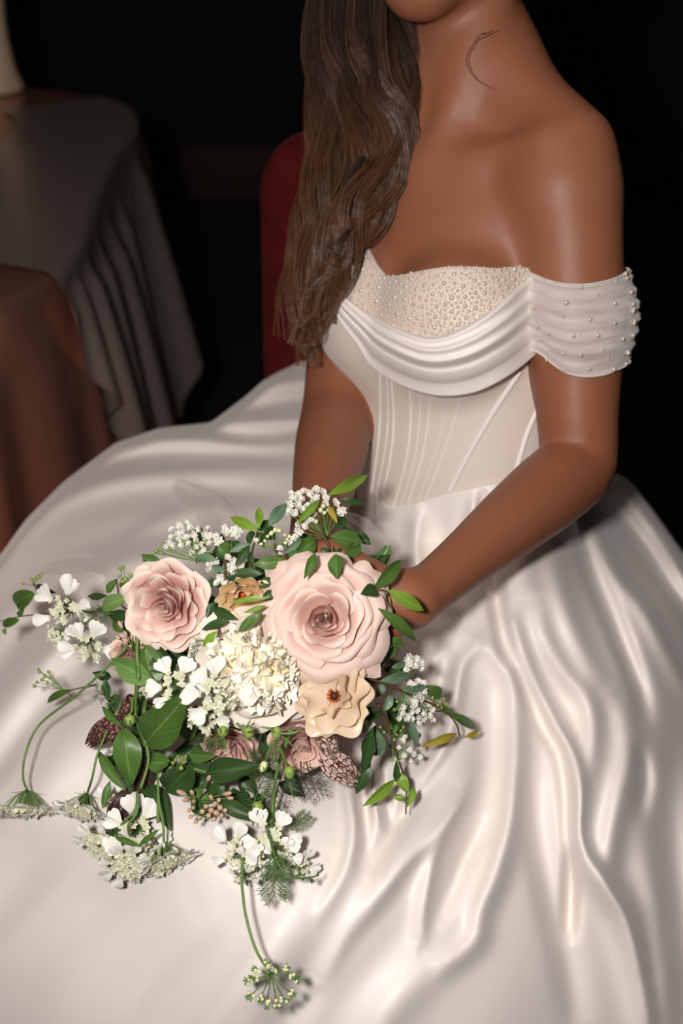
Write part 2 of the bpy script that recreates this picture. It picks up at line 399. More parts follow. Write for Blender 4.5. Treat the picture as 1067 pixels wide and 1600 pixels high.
# folds: (points (px, py), peak height mm, width on the left of travel, width on the right) ; negative = valley
FOLDS = [
 # far side, over the chair
 ([(-60, 940), (0, 886), (31, 846), (79, 797), (136, 763), (200, 745), (273, 736), (367, 731), (455, 735)], 16, 12, 30),
 ([(110, 762), (173, 726), (262, 712), (367, 711), (460, 712)], -9, 12, 12),
 ([(160, 706), (236, 687), (315, 688), (394, 696), (470, 694)], 10, 10, 12),
 ([(330, 676), (400, 678), (480, 672)], -9, 7, 7),
 ([(336, 664), (394, 659), (500, 654)], 9, 8, 9),
 ([(380, 640), (430, 632), (520, 620)], -8, 8, 8),
 ([(388, 616), (430, 600), (510, 590)], 9, 9, 9),
 ([(420, 590), (470, 578), (520, 575)], -4, 6, 6),
 ([(40, 860), (110, 800), (200, 772), (330, 765), (450, 772)], -8, 14, 22),
 ([(60, 900), (150, 850), (260, 830), (350, 800)], -6, 22, 26),
 ([(-40, 1000), (60, 930), (170, 885), (260, 870)], 7, 20, 24),
 # left lap
 ([(-60, 1190), (20, 1090), (90, 1010), (150, 950)], 9, 26, 22),
 ([(-60, 1130), (10, 1030), (60, 960), (110, 915)], -8, 20, 18),
 ([(-40, 1260), (40, 1150), (110, 1060), (190, 990)], -9, 22, 26),
 ([(-60, 1400), (40, 1280), (110, 1180), (170, 1090)], 6, 40, 40),
 ([(-60, 1480), (40, 1350), (110, 1270), (160, 1200)], -6, 30, 36),
 ([(60, 1700), (120, 1540), (220, 1440), (300, 1400)], 5, 50, 50),
 ([(200, 1700), (250, 1560), (330, 1460), (380, 1400)], -5, 40, 40),
 ([(330, 1720), (400, 1560), (470, 1440), (520, 1340)], 6, 30, 26),
 ([(400, 1700), (450, 1600), (500, 1500), (560, 1420), (590, 1370)], -7, 22, 26),
 ([(-80, 1330), (0, 1230), (60, 1150), (130, 1080)], 5, 14, 14),
 ([(90, 960), (150, 900), (250, 860), (340, 850)], 7, 14, 18),
 ([(180, 860), (260, 812), (340, 790), (440, 800)], 7, 10, 16),
 ([(280, 755), (330, 775), (375, 810), (400, 850)], 5, 7, 9),
 ([(60, 1040), (120, 985), (200, 950)], 5, 12, 12),
 ([(-60, 1560), (60, 1420), (180, 1330), (260, 1290)], 5, 26, 30),
 ([(140, 1700), (200, 1580), (290, 1480), (360, 1430)], 4, 24, 24),
 ([(270, 1720), (330, 1600), (400, 1500), (440, 1430)], 5, 20, 24),
 ([(480, 1720), (520, 1600), (590, 1500), (660, 1420)], -6, 26, 30),
 ([(560, 1720), (600, 1600), (660, 1530), (720, 1480)], 5, 22, 24),
 # between the knees
 ([(540, 1180), (545, 1240), (552, 1300), (540, 1360), (500, 1430)], 8, 12, 9),
 ([(562, 1190), (568, 1250), (572, 1310), (560, 1350)], -8, 7, 7),
 ([(580, 1190), (585, 1245), (590, 1290)], 7, 6, 6),
 ([(600, 1200), (606, 1250), (606, 1290)], -7, 6, 6),
 # the diagonal crest and the loop fold above it
 ([(725, 1240), (700, 1275), (640, 1340), (590, 1400), (540, 1460), (500, 1530)], 13, 14, 30),
 ([(690, 1175), (640, 1250), (600, 1320), (570, 1370)], -9, 14, 12),
 ([(722, 1250), (704, 1285), (678, 1345), (664, 1420), (658, 1470)], 9, 8, 14),
 ([(752, 1290), (725, 1340), (700, 1400), (680, 1440)], -9, 12, 12),
 ([(742, 1012), (722, 1040), (713, 1090), (700, 1150), (672, 1200), (630, 1262)], 12, 9, 16),
 ([(700, 1010), (690, 1060), (684, 1110), (676, 1160), (650, 1200)], -9, 12, 9),
 ([(756, 1010), (775, 1022), (798, 1065), (806, 1120), (806, 1200), (798, 1280), (776, 1360), (752, 1420), (740, 1470), (695, 1510)], 12, 16, 13),
 ([(760, 1060), (762, 1150), (758, 1240), (735, 1330)], -7, 18, 18),
 ([(768, 800), (770, 880), (776, 940), (792, 1030)], -16, 10, 9),
 ([(800, 975), (812, 1010), (832, 1060), (866, 1128), (892, 1178), (904, 1235), (906, 1300), (918, 1340), (950, 1392), (975, 1435), (995, 1500), (1010, 1580), (1020, 1700)], 19, 11, 20),
 ([(792, 1000), (815, 1060), (846, 1130), (874, 1180), (884, 1240), (886, 1300), (890, 1350), (888, 1450)], -12, 12, 8),
 ([(842, 930), (850, 990), (880, 1048), (915, 1092), (926, 1140), (920, 1220), (915, 1270)], 10, 14, 14),
 ([(826, 1210), (846, 1330), (862, 1410), (884, 1500), (900, 1600)], -12, 22, 16),
 ([(893, 1330), (892, 1400), (890, 1460)], -10, 8, 8),
 ([(906, 825), (920, 875), (962, 975), (998, 1070), (1008, 1120)], -19, 12, 10),
 ([(960, 1090), (976, 1120), (982, 1180), (966, 1250), (952, 1320), (952, 1370), (985, 1430), (1005, 1500)], 11, 16, 16),
 ([(930, 830), (965, 900), (1005, 950), (1045, 1025), (1080, 1090)], 13, 10, 14),
 ([(860, 840), (872, 920), (900, 1000), (940, 1080)], 9, 16, 16),
 ([(955, 790), (1010, 860), (1067, 945), (1130, 1040)], -14, 9, 10),
 ([(975, 765), (1030, 838), (1080, 915), (1160, 1010)], 9, 9, 8),
 ([(1002, 1170), (1008, 1220), (1000, 1270)], -11, 10, 10),
 ([(1067, 1150), (1050, 1260), (1060, 1400), (1080, 1600)], -14, 26, 26),
 ([(1010, 1330), (1030, 1420), (1040, 1520), (1040, 1640)], 8, 20, 20),
 # waist pleats
 ([(655, 800), (650, 850), (655, 905), (660, 950)], 11, 8, 12),
 ([(690, 790), (686, 830), (690, 880), (700, 930)], -5, 12, 12),
 ([(742, 775), (736, 815), (716, 860)], 9, 8, 8),
 ([(755, 772), (755, 800), (748, 840)], -7, 5, 5),
 ([(766, 770), (775, 805), (785, 840)], 7, 7, 9),
 ([(820, 770), (815, 820), (820, 880), (822, 940)], 7, 20, 20),
 ([(600, 880), (640, 940), (690, 960), (720, 975)], -6, 14, 14),
 ([(700, 950), (725, 960), (700, 1010), (660, 1050)], 6, 12, 12),
]
NC, NR = 520, 400
colx = np.linspace(-240, 1320, NC); top = np.interp(colx, EDGE[:, 0], EDGE[:, 1])
k5 = np.ones(5)/5; top = np.convolve(np.pad(top, 2, 'edge'), k5, 'valid')
vv = np.linspace(0, 1, NR)**1.08
PX = np.repeat(colx[None], NR, 0); PY = top[None]+(1860-top[None])*vv[:, None]
D = tps(SK[:, :2], SK[:, 2], np.stack([PX.ravel(), PY.ravel()], 1)).reshape(NR, NC)
Hh = np.zeros((NR, NC))
for pts, hgt, wl, wr_ in FOLDS:
    c = spline(pts, 90); tg = nrm(np.gradient(c, axis=0)); R = 3.2*max(wl, wr_)
    t = np.linspace(0, 1, 90); env = np.sin(np.pi*np.clip(t*.94+.03, 0, 1))**.55
    m = (PX > c[:, 0].min()-R) & (PX < c[:, 0].max()+R) & (PY > c[:, 1].min()-R) & (PY < c[:, 1].max()+R)
    q = np.stack([PX[m], PY[m]], 1)
    dd = ((q[:, None]-c[None])**2).sum(-1); j = dd.argmin(1); v = q-c[j]; s = v[:, 0]*tg[j, 1]-v[:, 1]*tg[j, 0]
    dist = np.sqrt(dd[np.arange(len(q)), j]); w_ = .88*np.where(s > 0, wl, wr_)  # positive s: left of travel on screen
    Hh[m] += 1.6*hgt/1000*env[j]*np.exp(-(dist/w_)**2*.5)
# soft random ripple, running down the cloth
Hh += .0015*np.sin(PX/37+np.sin(PY/130)*2.0)+.001*np.sin(PX/61-PY/90)
for _ in range(2):
    Q = np.pad(Hh, 1, 'edge'); Hh = .25*Hh+.125*(Q[:-2, 1:-1]+Q[2:, 1:-1]+Q[1:-1, :-2]+Q[1:-1, 2:])+.0625*(Q[:-2, :-2]+Q[2:, 2:]+Q[2:, :-2]+Q[:-2, 2:])
D = D-Hh
# the waist seam sits just outside the corset
wm = (PX > 585) & (PX < 905) & (PY < 900)
dc = cast(sd_torso, PX[wm], PY[wm], 1.0, 1.8, .010); dc = np.where(np.isnan(dc), 9, dc); D[wm] = np.minimum(D[wm], dc-.002-.9*Hh[wm])
# roll over at the far silhouette
s = (PY-top[None]); wv = (colx < 590) | (colx > 965)
roll = np.where(wv, 26., 0)[None]*np.ones_like(D)
x = np.clip(s/np.maximum(roll, 1e-6), 0, 1); D = D+np.where(roll > 0, .07*(1-np.sqrt(1-(1-x)**2)), 0)
V = at(PX, PY, D)
# hidden far side: the cloth carries on backwards and down to the floor
back = []
for i, (dy, z) in enumerate(((.03, -.03), (.07, -.10), (.11, -.25), (.15, -.45), (.18, -.9))):
    b = V[0].copy(); wk = wv.astype(float)
    wk = np.convolve(np.pad(wk, 8, 'edge'), np.ones(17)/17, 'valid')
    b[:, 1] += dy*wk; b[:, 2] += z*wk; b[:, 2] = np.where(wk > .5, np.maximum(b[:, 2], .02), b[:, 2]-.01*(i+1)*(1-wk)); back.append(b)
Vs = np.concatenate([np.array(back[::-1]), V]); fr = V[-1].copy()
hem = []
for i in range(1, 5):
    b = fr.copy(); b[:, 2] = fr[:, 2]*(1-i/4)+.02; b[:, 1] -= .03*i; hem.append(b)
Vs = np.concatenate([Vs, np.array(hem)])
skirt = part('skirt', Vs.reshape(-1, 3), grid_faces(len(Vs), NC), M.satin, person, label='full ivory satin skirt spread in deep folds')
SKV = V; 
def skirt_depth(px, py):
    j = np.clip(np.searchsorted(colx, px), 0, NC-1); i = int(np.clip(np.searchsorted(PY[:, j], py), 0, NR-1)); return float(D[i, j])
# ------------------------------------------------------------------ bodice
NECKL = np.array([(500, 420), (522, 388), (534, 372), (552, 368), (566, 388), (582, 416), (598, 433), (625, 430), (665, 422), (700, 417), (735, 417), (780, 420), (815, 417), (832, 420), (845, 424)], float)
cor = lambda p: smax(smin(sd_torso(p), ell(p, T(0, .062, .035), (.085, .045, .06), A_T), .03), -np.full(len(p), 9.), .01)
NPH, NZ = 220, 90
ph = np.linspace(0, 2*np.pi, NPH, endpoint=False)
def radial(z, phv, off):
    z = np.asarray(z, float); lo = np.full(z.shape, .02); hi = np.full(z.shape, .26)
    ax = O_T+tU*z[..., None]; dr = tR*np.cos(phv)[..., None]+tF*np.sin(phv)[..., None]
    for _ in range(22):
        mid = (lo+hi)/2; f = cor((ax+dr*mid[..., None]).reshape(-1, 3)).reshape(z.shape)-off
        lo = np.where(f < 0, mid, lo); hi = np.where(f < 0, hi, mid)
    return ax+dr*((lo+hi)/2)[..., None]
zs = np.linspace(-.05, .16, 60)
ZZ, PP = np.meshgrid(zs, ph, indexing='ij'); S_ = radial(ZZ, PP, .006); qx, qy, _d = proj(S_)
ztop = np.full(NPH, np.nan)
for j in range(NPH):
    vis = np.dot(nrm(S_[30, j]-O_T), -at(712, 560, 1.0)+np.array([0, 0, CAM_H])) > -.25
    yy = np.interp(qx[:, j], NECKL[:, 0], NECKL[:, 1], left=np.nan, right=np.nan)
    g = qy[:, j]-yy; ok = np.where(~np.isnan(g))[0]
    cr = [i for i in ok[:-1] if i+1 in ok and g[i] > 0 >= g[i+1]]
    if cr and vis: ztop[j] = np.interp(0, [-g[cr[0]], -g[cr[0]+1]], [zs[cr[0]], zs[cr[0]+1]])
good = ~np.isnan(ztop); idx = np.where(good)[0]
ztop_full = np.interp(np.arange(-NPH, 2*NPH), np.concatenate([idx-NPH, idx, idx+NPH]), np.tile(ztop[idx], 3))[NPH:2*NPH]
print('neckline found', good.sum(), np.degrees(ph[idx[[0, -1]]]), ztop[idx].min(), ztop[idx].max())
rows = []
for v in np.linspace(0, 1, NZ):
    z = ztop_full*(1-v)+(-.20)*v
    rows.append(radial(z, ph, .0055+.0*v))
B = np.array(rows); inner = B[0]+(nrm(B[0]-O_T-tU*((B[0]-O_T)@tU)[:, None]))*-.006
B = np.concatenate([inner[None], B]); BV = B
bodice = part('bodice', B.reshape(-1, 3), grid_faces(len(B), NPH, True), M.lining, person, label='boned strapless corset bodice under draped neckline')
# beaded neckline panel, with its pearls one by one
COWL_T = np.array([(517, 436), (530, 455), (560, 479), (600, 502), (640, 519), (668, 526), (700, 521), (740, 502), (780, 474), (810, 448), (834, 426)], float)
COWL_B = np.array([(515, 474), (530, 500), (560, 540), (580, 572), (618, 598), (660, 614), (700, 619), (745, 612), (790, 590), (828, 562), (852, 538)], float)
def in_panel(x, y, m=0):
    yt = np.interp(x, NECKL[:, 0], NECKL[:, 1]); yb = np.interp(x, COWL_T[:, 0], COWL_T[:, 1])
    return (x > 521) & (x < 834) & (y > yt+m) & (y < yb+9)
gx = np.linspace(521, 834, 150); PXb = np.repeat(gx[None], 26, 0); yt = np.interp(gx, NECKL[:, 0], NECKL[:, 1]); yb = np.interp(gx, COWL_T[:, 0], COWL_T[:, 1])+12
yb = np.maximum(yb, yt+3); PYb = yt[None]+(yb-yt)[None]*np.linspace(0, 1, 26)[:, None]
Db = cast(cor, PXb, PYb, 1.0, 1.7, .0085)
for r in range(26):
    g = ~np.isnan(Db[r]); Db[r] = np.interp(gx, gx[g], Db[r][g])
panel = part('beaded_panel', at(PXb, PYb, Db), grid_faces(26, 150), M.beadcloth, person, label='blush neckline panel covered in pearl beads')
def panel_depth(x, y):
    j = np.clip((x-521)/(834-521)*149, 0, 149).astype(int); r = np.clip((y-PYb[0, j])/(PYb[-1, j]-PYb[0, j])*25, 0, 25).astype(int); return Db[r, j]
pts = []; cell = {}
def try_add(x, y, r, gap):
    for (a, b, c) in pts:
        if (a-x)**2+(b-y)**2 < (r+c+gap)**2: return False
    pts.append((x, y, r)); return True
for n_, r0, r1, gap in ((9000, 3.6, 4.4, 5.5), (16000, 2.5, 3.2, 1.3), (30000, 1.5, 2.2, .5)):
    X = rng.uniform(521, 834, n_); Y = rng.uniform(366, 540, n_); R_ = rng.uniform(r0, r1, n_); k = in_panel(X, Y, 1)
    for a, b, c in zip(X[k], Y[k], R_[k]):
        if len(pts) < 1500: try_add(a, b, c, gap)
# a beaded rim along the neckline
for u in np.linspace(0, 1, 90):
    c = NECKL[1:-1]; L = np.r_[0, np.cumsum(np.hypot(*np.diff(c, axis=0).T))]; x0 = np.interp(u*L[-1], L, c[:, 0]); y0 = np.interp(u*L[-1], L, c[:, 1])
    try_add(x0, y0-.5, rng.uniform(2.2, 3.3), .1)
pts.sort(key=lambda t: -t[2]); Pp = np.array(pts); print('pearls', len(Pp))
BALLV, BALLF = ball(10, 7); pearl_me = mesh('pearl', BALLV, BALLF); pearl_me.materials.append(M.pearl)
dep = panel_depth(Pp[:, 0], Pp[:, 1]); W = at(Pp[:, 0], Pp[:, 1], dep-.0004)
pl = np.array(person.location)
for i in range(min(290, len(Pp))):
    r = Pp[i, 2]*dep[i]/FPX
    ob('pearl', pearl_me, None, panel, Matrix.Translation(Vector(W[i]-pl)) @ Matrix.Diagonal((r, r, r, 1)))
sv, sf = ball(7, 5)
V, F = join([(sv*(Pp[i, 2]*dep[i]/FPX)+W[i]-0, sf) for i in range(290, len(Pp))])
o = part('seed_pearls', V, F, M.pearl, None, kind='stuff'); o.parent = panel; o.location = -Vector(pl)
# boning channels of the corset
def on_cor(c, off):
    d = cast(cor, c[:, 0], c[:, 1], 1.0, 1.9, off); g = ~np.isnan(d); d = np.interp(np.arange(len(d)), np.arange(len(d))[g], d[g]); return at(c[:, 0], c[:, 1], d)
SEAMS = [([(593, 575), (594, 640), (590, 700), (580, 770)], 1.7), ([(611, 590), (615, 660), (609, 720), (594, 790)], 1.7), ([(604, 585), (606, 650), (600, 710), (586, 780)], 1.0),
         ([(640, 600), (641, 665), (632, 730), (612, 800)], 1.8), ([(672, 608), (667, 670), (655, 730), (632, 800)], 1.8),
         ([(724, 610), (706, 670), (684, 730), (660, 792)], 1.8), ([(656, 605), (654, 670), (644, 730), (622, 800)], 1.0),
         ([(812, 580), (768, 648), (732, 710), (702, 768)], 4.2), ([(854, 610), (826, 670), (812, 715), (800, 762)], 4.0), ([(700, 612), (690, 670), (672, 730), (648, 796)], .9)]
for c, r in SEAMS:
    cc = spline(c, 26); P = on_cor(cc, .0058); n = len(P); t = nrm(np.gradient(P, axis=0)); vw = nrm(P-np.array([0, 0, CAM_H]))
    sd_ = nrm(np.cross(t, vw)); up = -nrm(np.cross(sd_, t)); up = np.where((np.sum(up*vw, 1) > 0)[:, None], -up, up); wd = r*1.35/FPX
    a = np.linspace(0, np.pi, 6); rows = P[:, None]+wd*np.cos(a)[None, :, None]*sd_[:, None]+min(wd*.55, .0014)*np.sin(a)[None, :, None]*up[:, None]
    o = part('boning_channel', rows.reshape(-1, 3), grid_faces(n, 6), M.satin, None); o.parent = bodice; o.location = -Vector(pl)
# draped cowl
NS, NV = 130, 46
sx = np.linspace(0, 1, NS); Tc = spline(COWL_T, NS); Bc = spline(COWL_B, NS)
vq = np.linspace(0, 1, NV); CPX = Tc[None]*(1-vq)[:, None, None]+Bc[None]*vq[:, None, None]
dT = cast(cor, Tc[:, 0], Tc[:, 1], 1.0, 1.8, .012); dB = cast(cor, Bc[:, 0], Bc[:, 1], 1.0, 1.8, .014)
fillna = lambda d: np.interp(np.arange(len(d)), np.where(~np.isnan(d))[0], d[~np.isnan(d)])
dT, dB = fillna(dT), fillna(dB)
dS = cast(cor, CPX[..., 0], CPX[..., 1], 1.0, 1.8, .009); dS = np.where(np.isnan(dS), 9, dS)
cen = np.sin(np.pi*sx)**.7
lin_ = dT[None]*(1-vq)[:, None]+(dB-.006*cen)[None]*vq[:, None]
lin_ = lin_-.016*np.sin(np.pi*np.clip(vq*1.25, 0, 1))[:, None]**.8*cen[None]
CD = np.minimum(lin_, dS)
vk = vq[:, None]
fold = .0052*np.exp(-((vk-.06)/.05)**2)+.0050*np.exp(-((vk-.22-.05*sx[None])/.055)**2)+.0048*np.exp(-((vk-.40-.06*sx[None])/.06)**2)-.0035*np.exp(-((vk-.52-.05*sx[None])/.05)**2)+.0022*np.exp(-((vk-.74)/.09)**2)
CD = CD-fold*(.45+.55*cen)[None]
ends = np.clip(np.minimum(sx, 1-sx)/.05, 0, 1)
CV = at(CPX[..., 0], CPX[..., 1], CD)
rim = CV[0]+(at(Tc[:, 0], Tc[:, 1]+3, CD[0]+.008)-CV[0]); rim2 = at(Bc[:, 0], Bc[:, 1]-3, CD[-1]+.007)
CV = np.concatenate([rim[None], CV, rim2[None]])
part('neckline_drape', CV.reshape(-1, 3), grid_faces(len(CV), NS), M.satin, person, label='draped satin cowl sweeping across the bust')
# ------------------------------------------------------------------ tulle sleeve on the near arm
ax0, ax1 = lerp(SH_N, EL_N, .235), lerp(SH_N, EL_N, .66); adir = nrm(ax1-ax0)
vx = nrm(tR-adir*np.dot(tR, adir)); vy = nrm(np.cross(adir, vx))
if np.dot(vy, at(900, 500, .5)-ax0) < 0: vy = -vy
SZv = np.array([0, -CP, SP]); na, nv = 120, 40; th = np.linspace(0, 2*np.pi, na, endpoint=False); Ls = np.linalg.norm(ax1-ax0)
armf = lambda p: sd_arm(p, SH_N, EL_N, WR_N, 1)
def ring(tt):
    base = ax0+adir*tt[:, None]; dr = np.cos(th)[:, None]*vx+np.sin(th)[:, None]*vy
    lo = np.full(na, .01); hi = np.full(na, .12)
    for _ in range(16):
        mid = (lo+hi)/2; f = armf(base+dr*mid[:, None])-.002; lo = np.where(f < 0, mid, lo); hi = np.where(f < 0, hi, mid)
    return base, dr, hi
TOPC = np.array([(820, 424), (832, 430), (860, 441), (900, 446), (940, 442), (975, 430), (1000, 412), (1012, 404)], float)
BOTC = np.array([(835, 548), (850, 562), (870, 578), (905, 589), (945, 587), (978, 573), (995, 556), (1005, 545)], float)
front = (np.cos(th)[:, None]*vx+np.sin(th)[:, None]*vy)@SZv
def solve(cv, t0, dback):
    tt = np.full(na, t0)
    for _ in range(6):
        b_, d_, h_ = ring(tt); x_, y_, z_ = proj(b_+d_*(h_+.006)[:, None]); x2, y2, _z = proj(b_+d_*(h_+.006)[:, None]+adir*.01)
        tgt = np.interp(x_, cv[:, 0], cv[:, 1])-np.where(front < 0, dback*np.minimum(1, -front*1.5), 0); tt = tt+np.clip((tgt-y_)/((y2-y_)/.01), -.03, .03)
    return tt
tT, tB = solve(TOPC, .0, 26.), solve(BOTC, Ls, 26.)
sm = lambda a: np.convolve(np.r_[a[-4:], a, a[:4]], np.ones(9)/9, 'valid')
tT, tB = sm(tT), sm(tB)
rows = []
for i, v in enumerate(np.linspace(0, 1, nv)):
    base, dr, hi = ring(tT*(1-v)+tB*v)
    puff = (.0035+.0035*np.sin(np.pi*v)+.005*np.maximum(np.cos(th), 0))*(.35+.65*math.sin(math.pi*min(max(v, .06), .94)))
    wr = .0011*np.sin(v*42+1.6*np.sin(2*th)+np.sin(5*th))+.0007*np.sin(v*95+2*np.cos(3*th))
    rows.append(base+dr*(hi+puff+wr)[:, None])
SV = np.array(rows)
sleeve = part('sleeve', SV.reshape(-1, 3), grid_faces(nv, na, True), M.tulle, person, label='sheer white tulle off-shoulder sleeve dotted with pearls')
for r in (0, 1, nv-1):
    V, F = tube(np.vstack([SV[r], SV[r, :1]]), .0009, 5, False); o = part('hem', V, F, M.tulle, None); o.parent = sleeve; o.location = -Vector(pl)
sqx, sqy, sqd = proj(SV)
SP_ = [(856, 426, 2.6), (907, 449, 2.6), (960, 439, 2.6), (884, 473, 4.4), (877, 494, 2.6), (921, 498, 3.6), (958, 475, 3), (988, 455, 3.4), (959, 504, 3), (834, 481, 3.2), (839, 510, 2.6), (857, 521, 3.2), (894, 524, 3.2), (933, 525, 3.6), (971, 530, 2.8),
       (878, 552, 2.6), (909, 555, 3.4), (939, 546, 2.6), (977, 551, 4.6), (884, 577, 2.4), (919, 578, 3), (958, 576, 3.6), (855, 562, 3), (842, 530, 2.8), (993, 488, 3.6), (1000, 430, 3.2), (1005, 412, 3.8), (1006, 442, 3.6), (1007, 472, 3.2), (1004, 500, 3.4), (1000, 522, 3), (996, 512, 3), (998, 534, 3.2), (988, 566, 3), (870, 441, 2.2), (935, 462, 2.2), (905, 520, 2), (950, 560, 2.2), (1004, 458, 3), (1003, 486, 2.8)]
for x, y, r in SP_:
    e = (sqx-x)**2+(sqy-y)**2+np.where(np.sum((SV-(ax0+ax1)/2)*vy, -1) < -.01, 900, 0); k = np.unravel_index(e.argmin(), e.shape); rr = r*1.25/FPX
    ob('pearl', pearl_me, None, sleeve, Matrix.Translation(Vector(SV[k]+nrm(SV[k]-(ax0+adir*np.dot(SV[k]-ax0, adir)))*rr*.8-pl)) @ Matrix.Diagonal((rr, rr, rr, 1)))
# ------------------------------------------------------------------ hair
def hair_mat():
    m = bpy.data.materials.new('brown_hair'); m.use_nodes = True; nt = m.node_tree; b = nt.nodes['Principled BSDF']
    a = nt.nodes.new('ShaderNodeAttribute'); a.attribute_name = 'tint'
    nt.links.new(a.outputs['Color'], b.inputs['Base Color'])
    b.inputs['Roughness'].default_value = .33; b.inputs['Specular IOR Level'].default_value = .5
    return m
M.hair = hair_mat()
# locks: centre line (px, py, depth), half width px, strands
LOCKS = [
 ([(560, -150, 1.30), (522, -40, 1.32), (508, 60, 1.33), (520, 160, 1.335), (512, 260, 1.33), (494, 350, 1.325), (480, 430, 1.32), (470, 500, 1.315), (478, 572, 1.31)], 30, 480),
 ([(580, -150, 1.27), (545, -40, 1.29), (535, 60, 1.30), (560, 150, 1.305), (585, 220, 1.30), (568, 300, 1.295), (530, 370, 1.29), (505, 430, 1.29), (488, 500, 1.29), (462, 545, 1.29)], 30, 520),
 ([(600, -140, 1.26), (580, -30, 1.27), (572, 50, 1.275), (590, 130, 1.28), (615, 190, 1.28), (600, 265, 1.275), (560, 320, 1.27), (540, 380, 1.27), (524, 440, 1.275), (505, 500, 1.28)], 26, 460),
 ([(640, -130, 1.29), (620, -20, 1.29), (622, 60, 1.29), (636, 130, 1.29), (632, 200, 1.285), (606, 270, 1.28), (580, 330, 1.275), (545, 372, 1.27), (518, 410, 1.275), (490, 450, 1.28)], 22, 380),
 ([(540, -120, 1.34), (500, 0, 1.36), (492, 90, 1.37), (502, 180, 1.365), (496, 270, 1.36), (475, 370, 1.35), (455, 440, 1.345), (447, 500, 1.34), (440, 530, 1.335)], 18, 260),
 ([(650, -100, 1.32), (640, 0, 1.315), (645, 70, 1.31), (650, 130, 1.305), (646, 190, 1.30), (628, 240, 1.295), (610, 300, 1.285), (575, 345, 1.28)], 12, 160),
 ([(575, 250, 1.28), (548, 300, 1.275), (552, 350, 1.27), (530, 400, 1.27), (500, 460, 1.28), (480, 520, 1.285), (455, 520, 1.29)], 14, 160),
]
def lock_strands(cl, hw, n, seg, frizz=1.0):
    C = spline(cl, seg); C3 = at(C[:, 0], C[:, 1], C[:, 2]); dd = C[:, 2]
    t = nrm(np.gradient(C3, axis=0)); vw = nrm(C3-np.array([0, 0, CAM_H])); sd_ = nrm(np.cross(t, vw)); fr = nrm(np.cross(sd_, t))
    u = np.linspace(0, 1, seg); prof = (.75+.35*np.sin(np.pi*np.minimum(u*1.25, 1)))*np.where(u > .72, 1-.78*((u-.72)/.28)**1.5, 1)
    out = []
    ph0 = rng.uniform(0, 6)
    for i in range(n):
        sub = i % 9; ca = 2*np.pi*sub/9; cr = .78*(sub > 0)*(.8+.3*math.sin(sub*5))
        a0 = rng.uniform(0, 2*np.pi); r0 = math.sqrt(rng.uniform(0, 1))*.44
        tw = 1.9*u+ca; x = cr*np.cos(tw*1.7)+r0*np.cos(a0+u*1.2); y = cr*np.sin(tw*1.7)+r0*np.sin(a0+u*1.2)
        W = hw/FPX*1.3*prof; fz = frizz*.0007*(np.sin(u*rng.uniform(8, 16)+a0)+.5*np.sin(u*31+a0*3))
        wave = .010*np.clip(u*2.2-.25, 0, 1)*np.sin(u*15+ph0+.55*sub)
        P = C3+sd_*(x*W+fz+wave)[:, None]+fr*(y*W*.75+fz*.7+wave*.5)[:, None]
        e = rng.uniform(.62, 1.0) if rng.random() < .8 else 1
        k = max(6, int(seg*e)); out.append((P[:k], rng.uniform(.00022, .0004), y.mean(), sub))
    return out
def strands_mesh(strands, tip=None):
    Vs, Fs, Cs, o = [], [], [], 0; base = np.array([0, 0, CAM_H])
    for P, r, *_r in strands:
        m = len(P); t = nrm(np.gradient(P, axis=0)); vw = nrm(P-base); s = nrm(np.cross(t, vw)); f = nrm(np.cross(s, t))
        R = (r*np.clip((1-np.linspace(0, 1, m))*6, .25, 1))[:, None]
        Vs.append(np.stack([P+s*R, P-s*R*.5+f*R*.87, P-s*R*.5-f*R*.87], 1).reshape(-1, 3))
        Fs.append(grid_faces(m, 3, True)+o); o += 3*m
        u = np.linspace(0, 1, m); dark = np.array([.020, .0075, .0036]); gold = np.array([.19, .074, .026]); g = rng.random()*.4+(.6*((_r[1]*37) % 10)/10 if len(_r) > 1 else .1)
        mixv = np.clip(.0+.85*u**2+.34*(g-.6)+.18*np.sin(u*9+g*5)*u, 0, 1)[:, None]
        Cs.append(np.repeat(dark*(1-mixv)+gold*mixv, 3, axis=0))
    return np.vstack(Vs), np.vstack(Fs), np.vstack(Cs)
allst = []
for cl, hw, n in LOCKS: allst += lock_strands(cl, hw, int(n*1.5), 44)
# hair over the crown, swept to the far shoulder
for i in range(900):
    a = rng.uniform(-1.25, 1.25); z0 = rng.uniform(-.2, 1)
    p0 = H(.02, 0, 0)+0; u = np.linspace(0, 1, 22)
    th0 = rng.uniform(-.25, 1.2)*math.pi; 
    # over the skull from the parting down to the far side / nape
    al = rng.uniform(-2.6, 1.05); phi = u*rng.uniform(1.7, 2.25)+.1; sgn = -1
    side = -1 if rng.random() < .6 else 1
    x = side*.084*np.sin(phi); z = .050+.090*np.cos(phi); y = -.022+math.sin(al)*.098*np.sin(phi*.5+.5)-.012
    y = np.minimum(y, .045-.03*u)
    q = HC+np.outer(x+.0, hR)+np.outer(y, hF)+np.outer(z, hU)
    q = q+rng.normal(0, .0015, 3); allst.append((q, .0009, 0))
for s_ in range(260):   # nape hair gathered to the far side
    u = np.linspace(0, 1, 20)[:, None]; a = H(.070+rng.normal(0, .004), -.045+rng.normal(0, .012), .01+rng.normal(0, .02)); b = H(0, -.098, -.05+rng.normal(0, .012)); c = at(570+rng.normal(0, 16), 0+rng.normal(0, 20), 1.36)
    allst.append(((1-u)**2*a+2*u*(1-u)*b+u*u*c, .0007, 0))
V, F, Cc = strands_mesh(allst)
part('hair', V, F, M.hair, person, colors=Cc, kind='stuff', label='long loose brown waves with golden ends, swept over one shoulder')
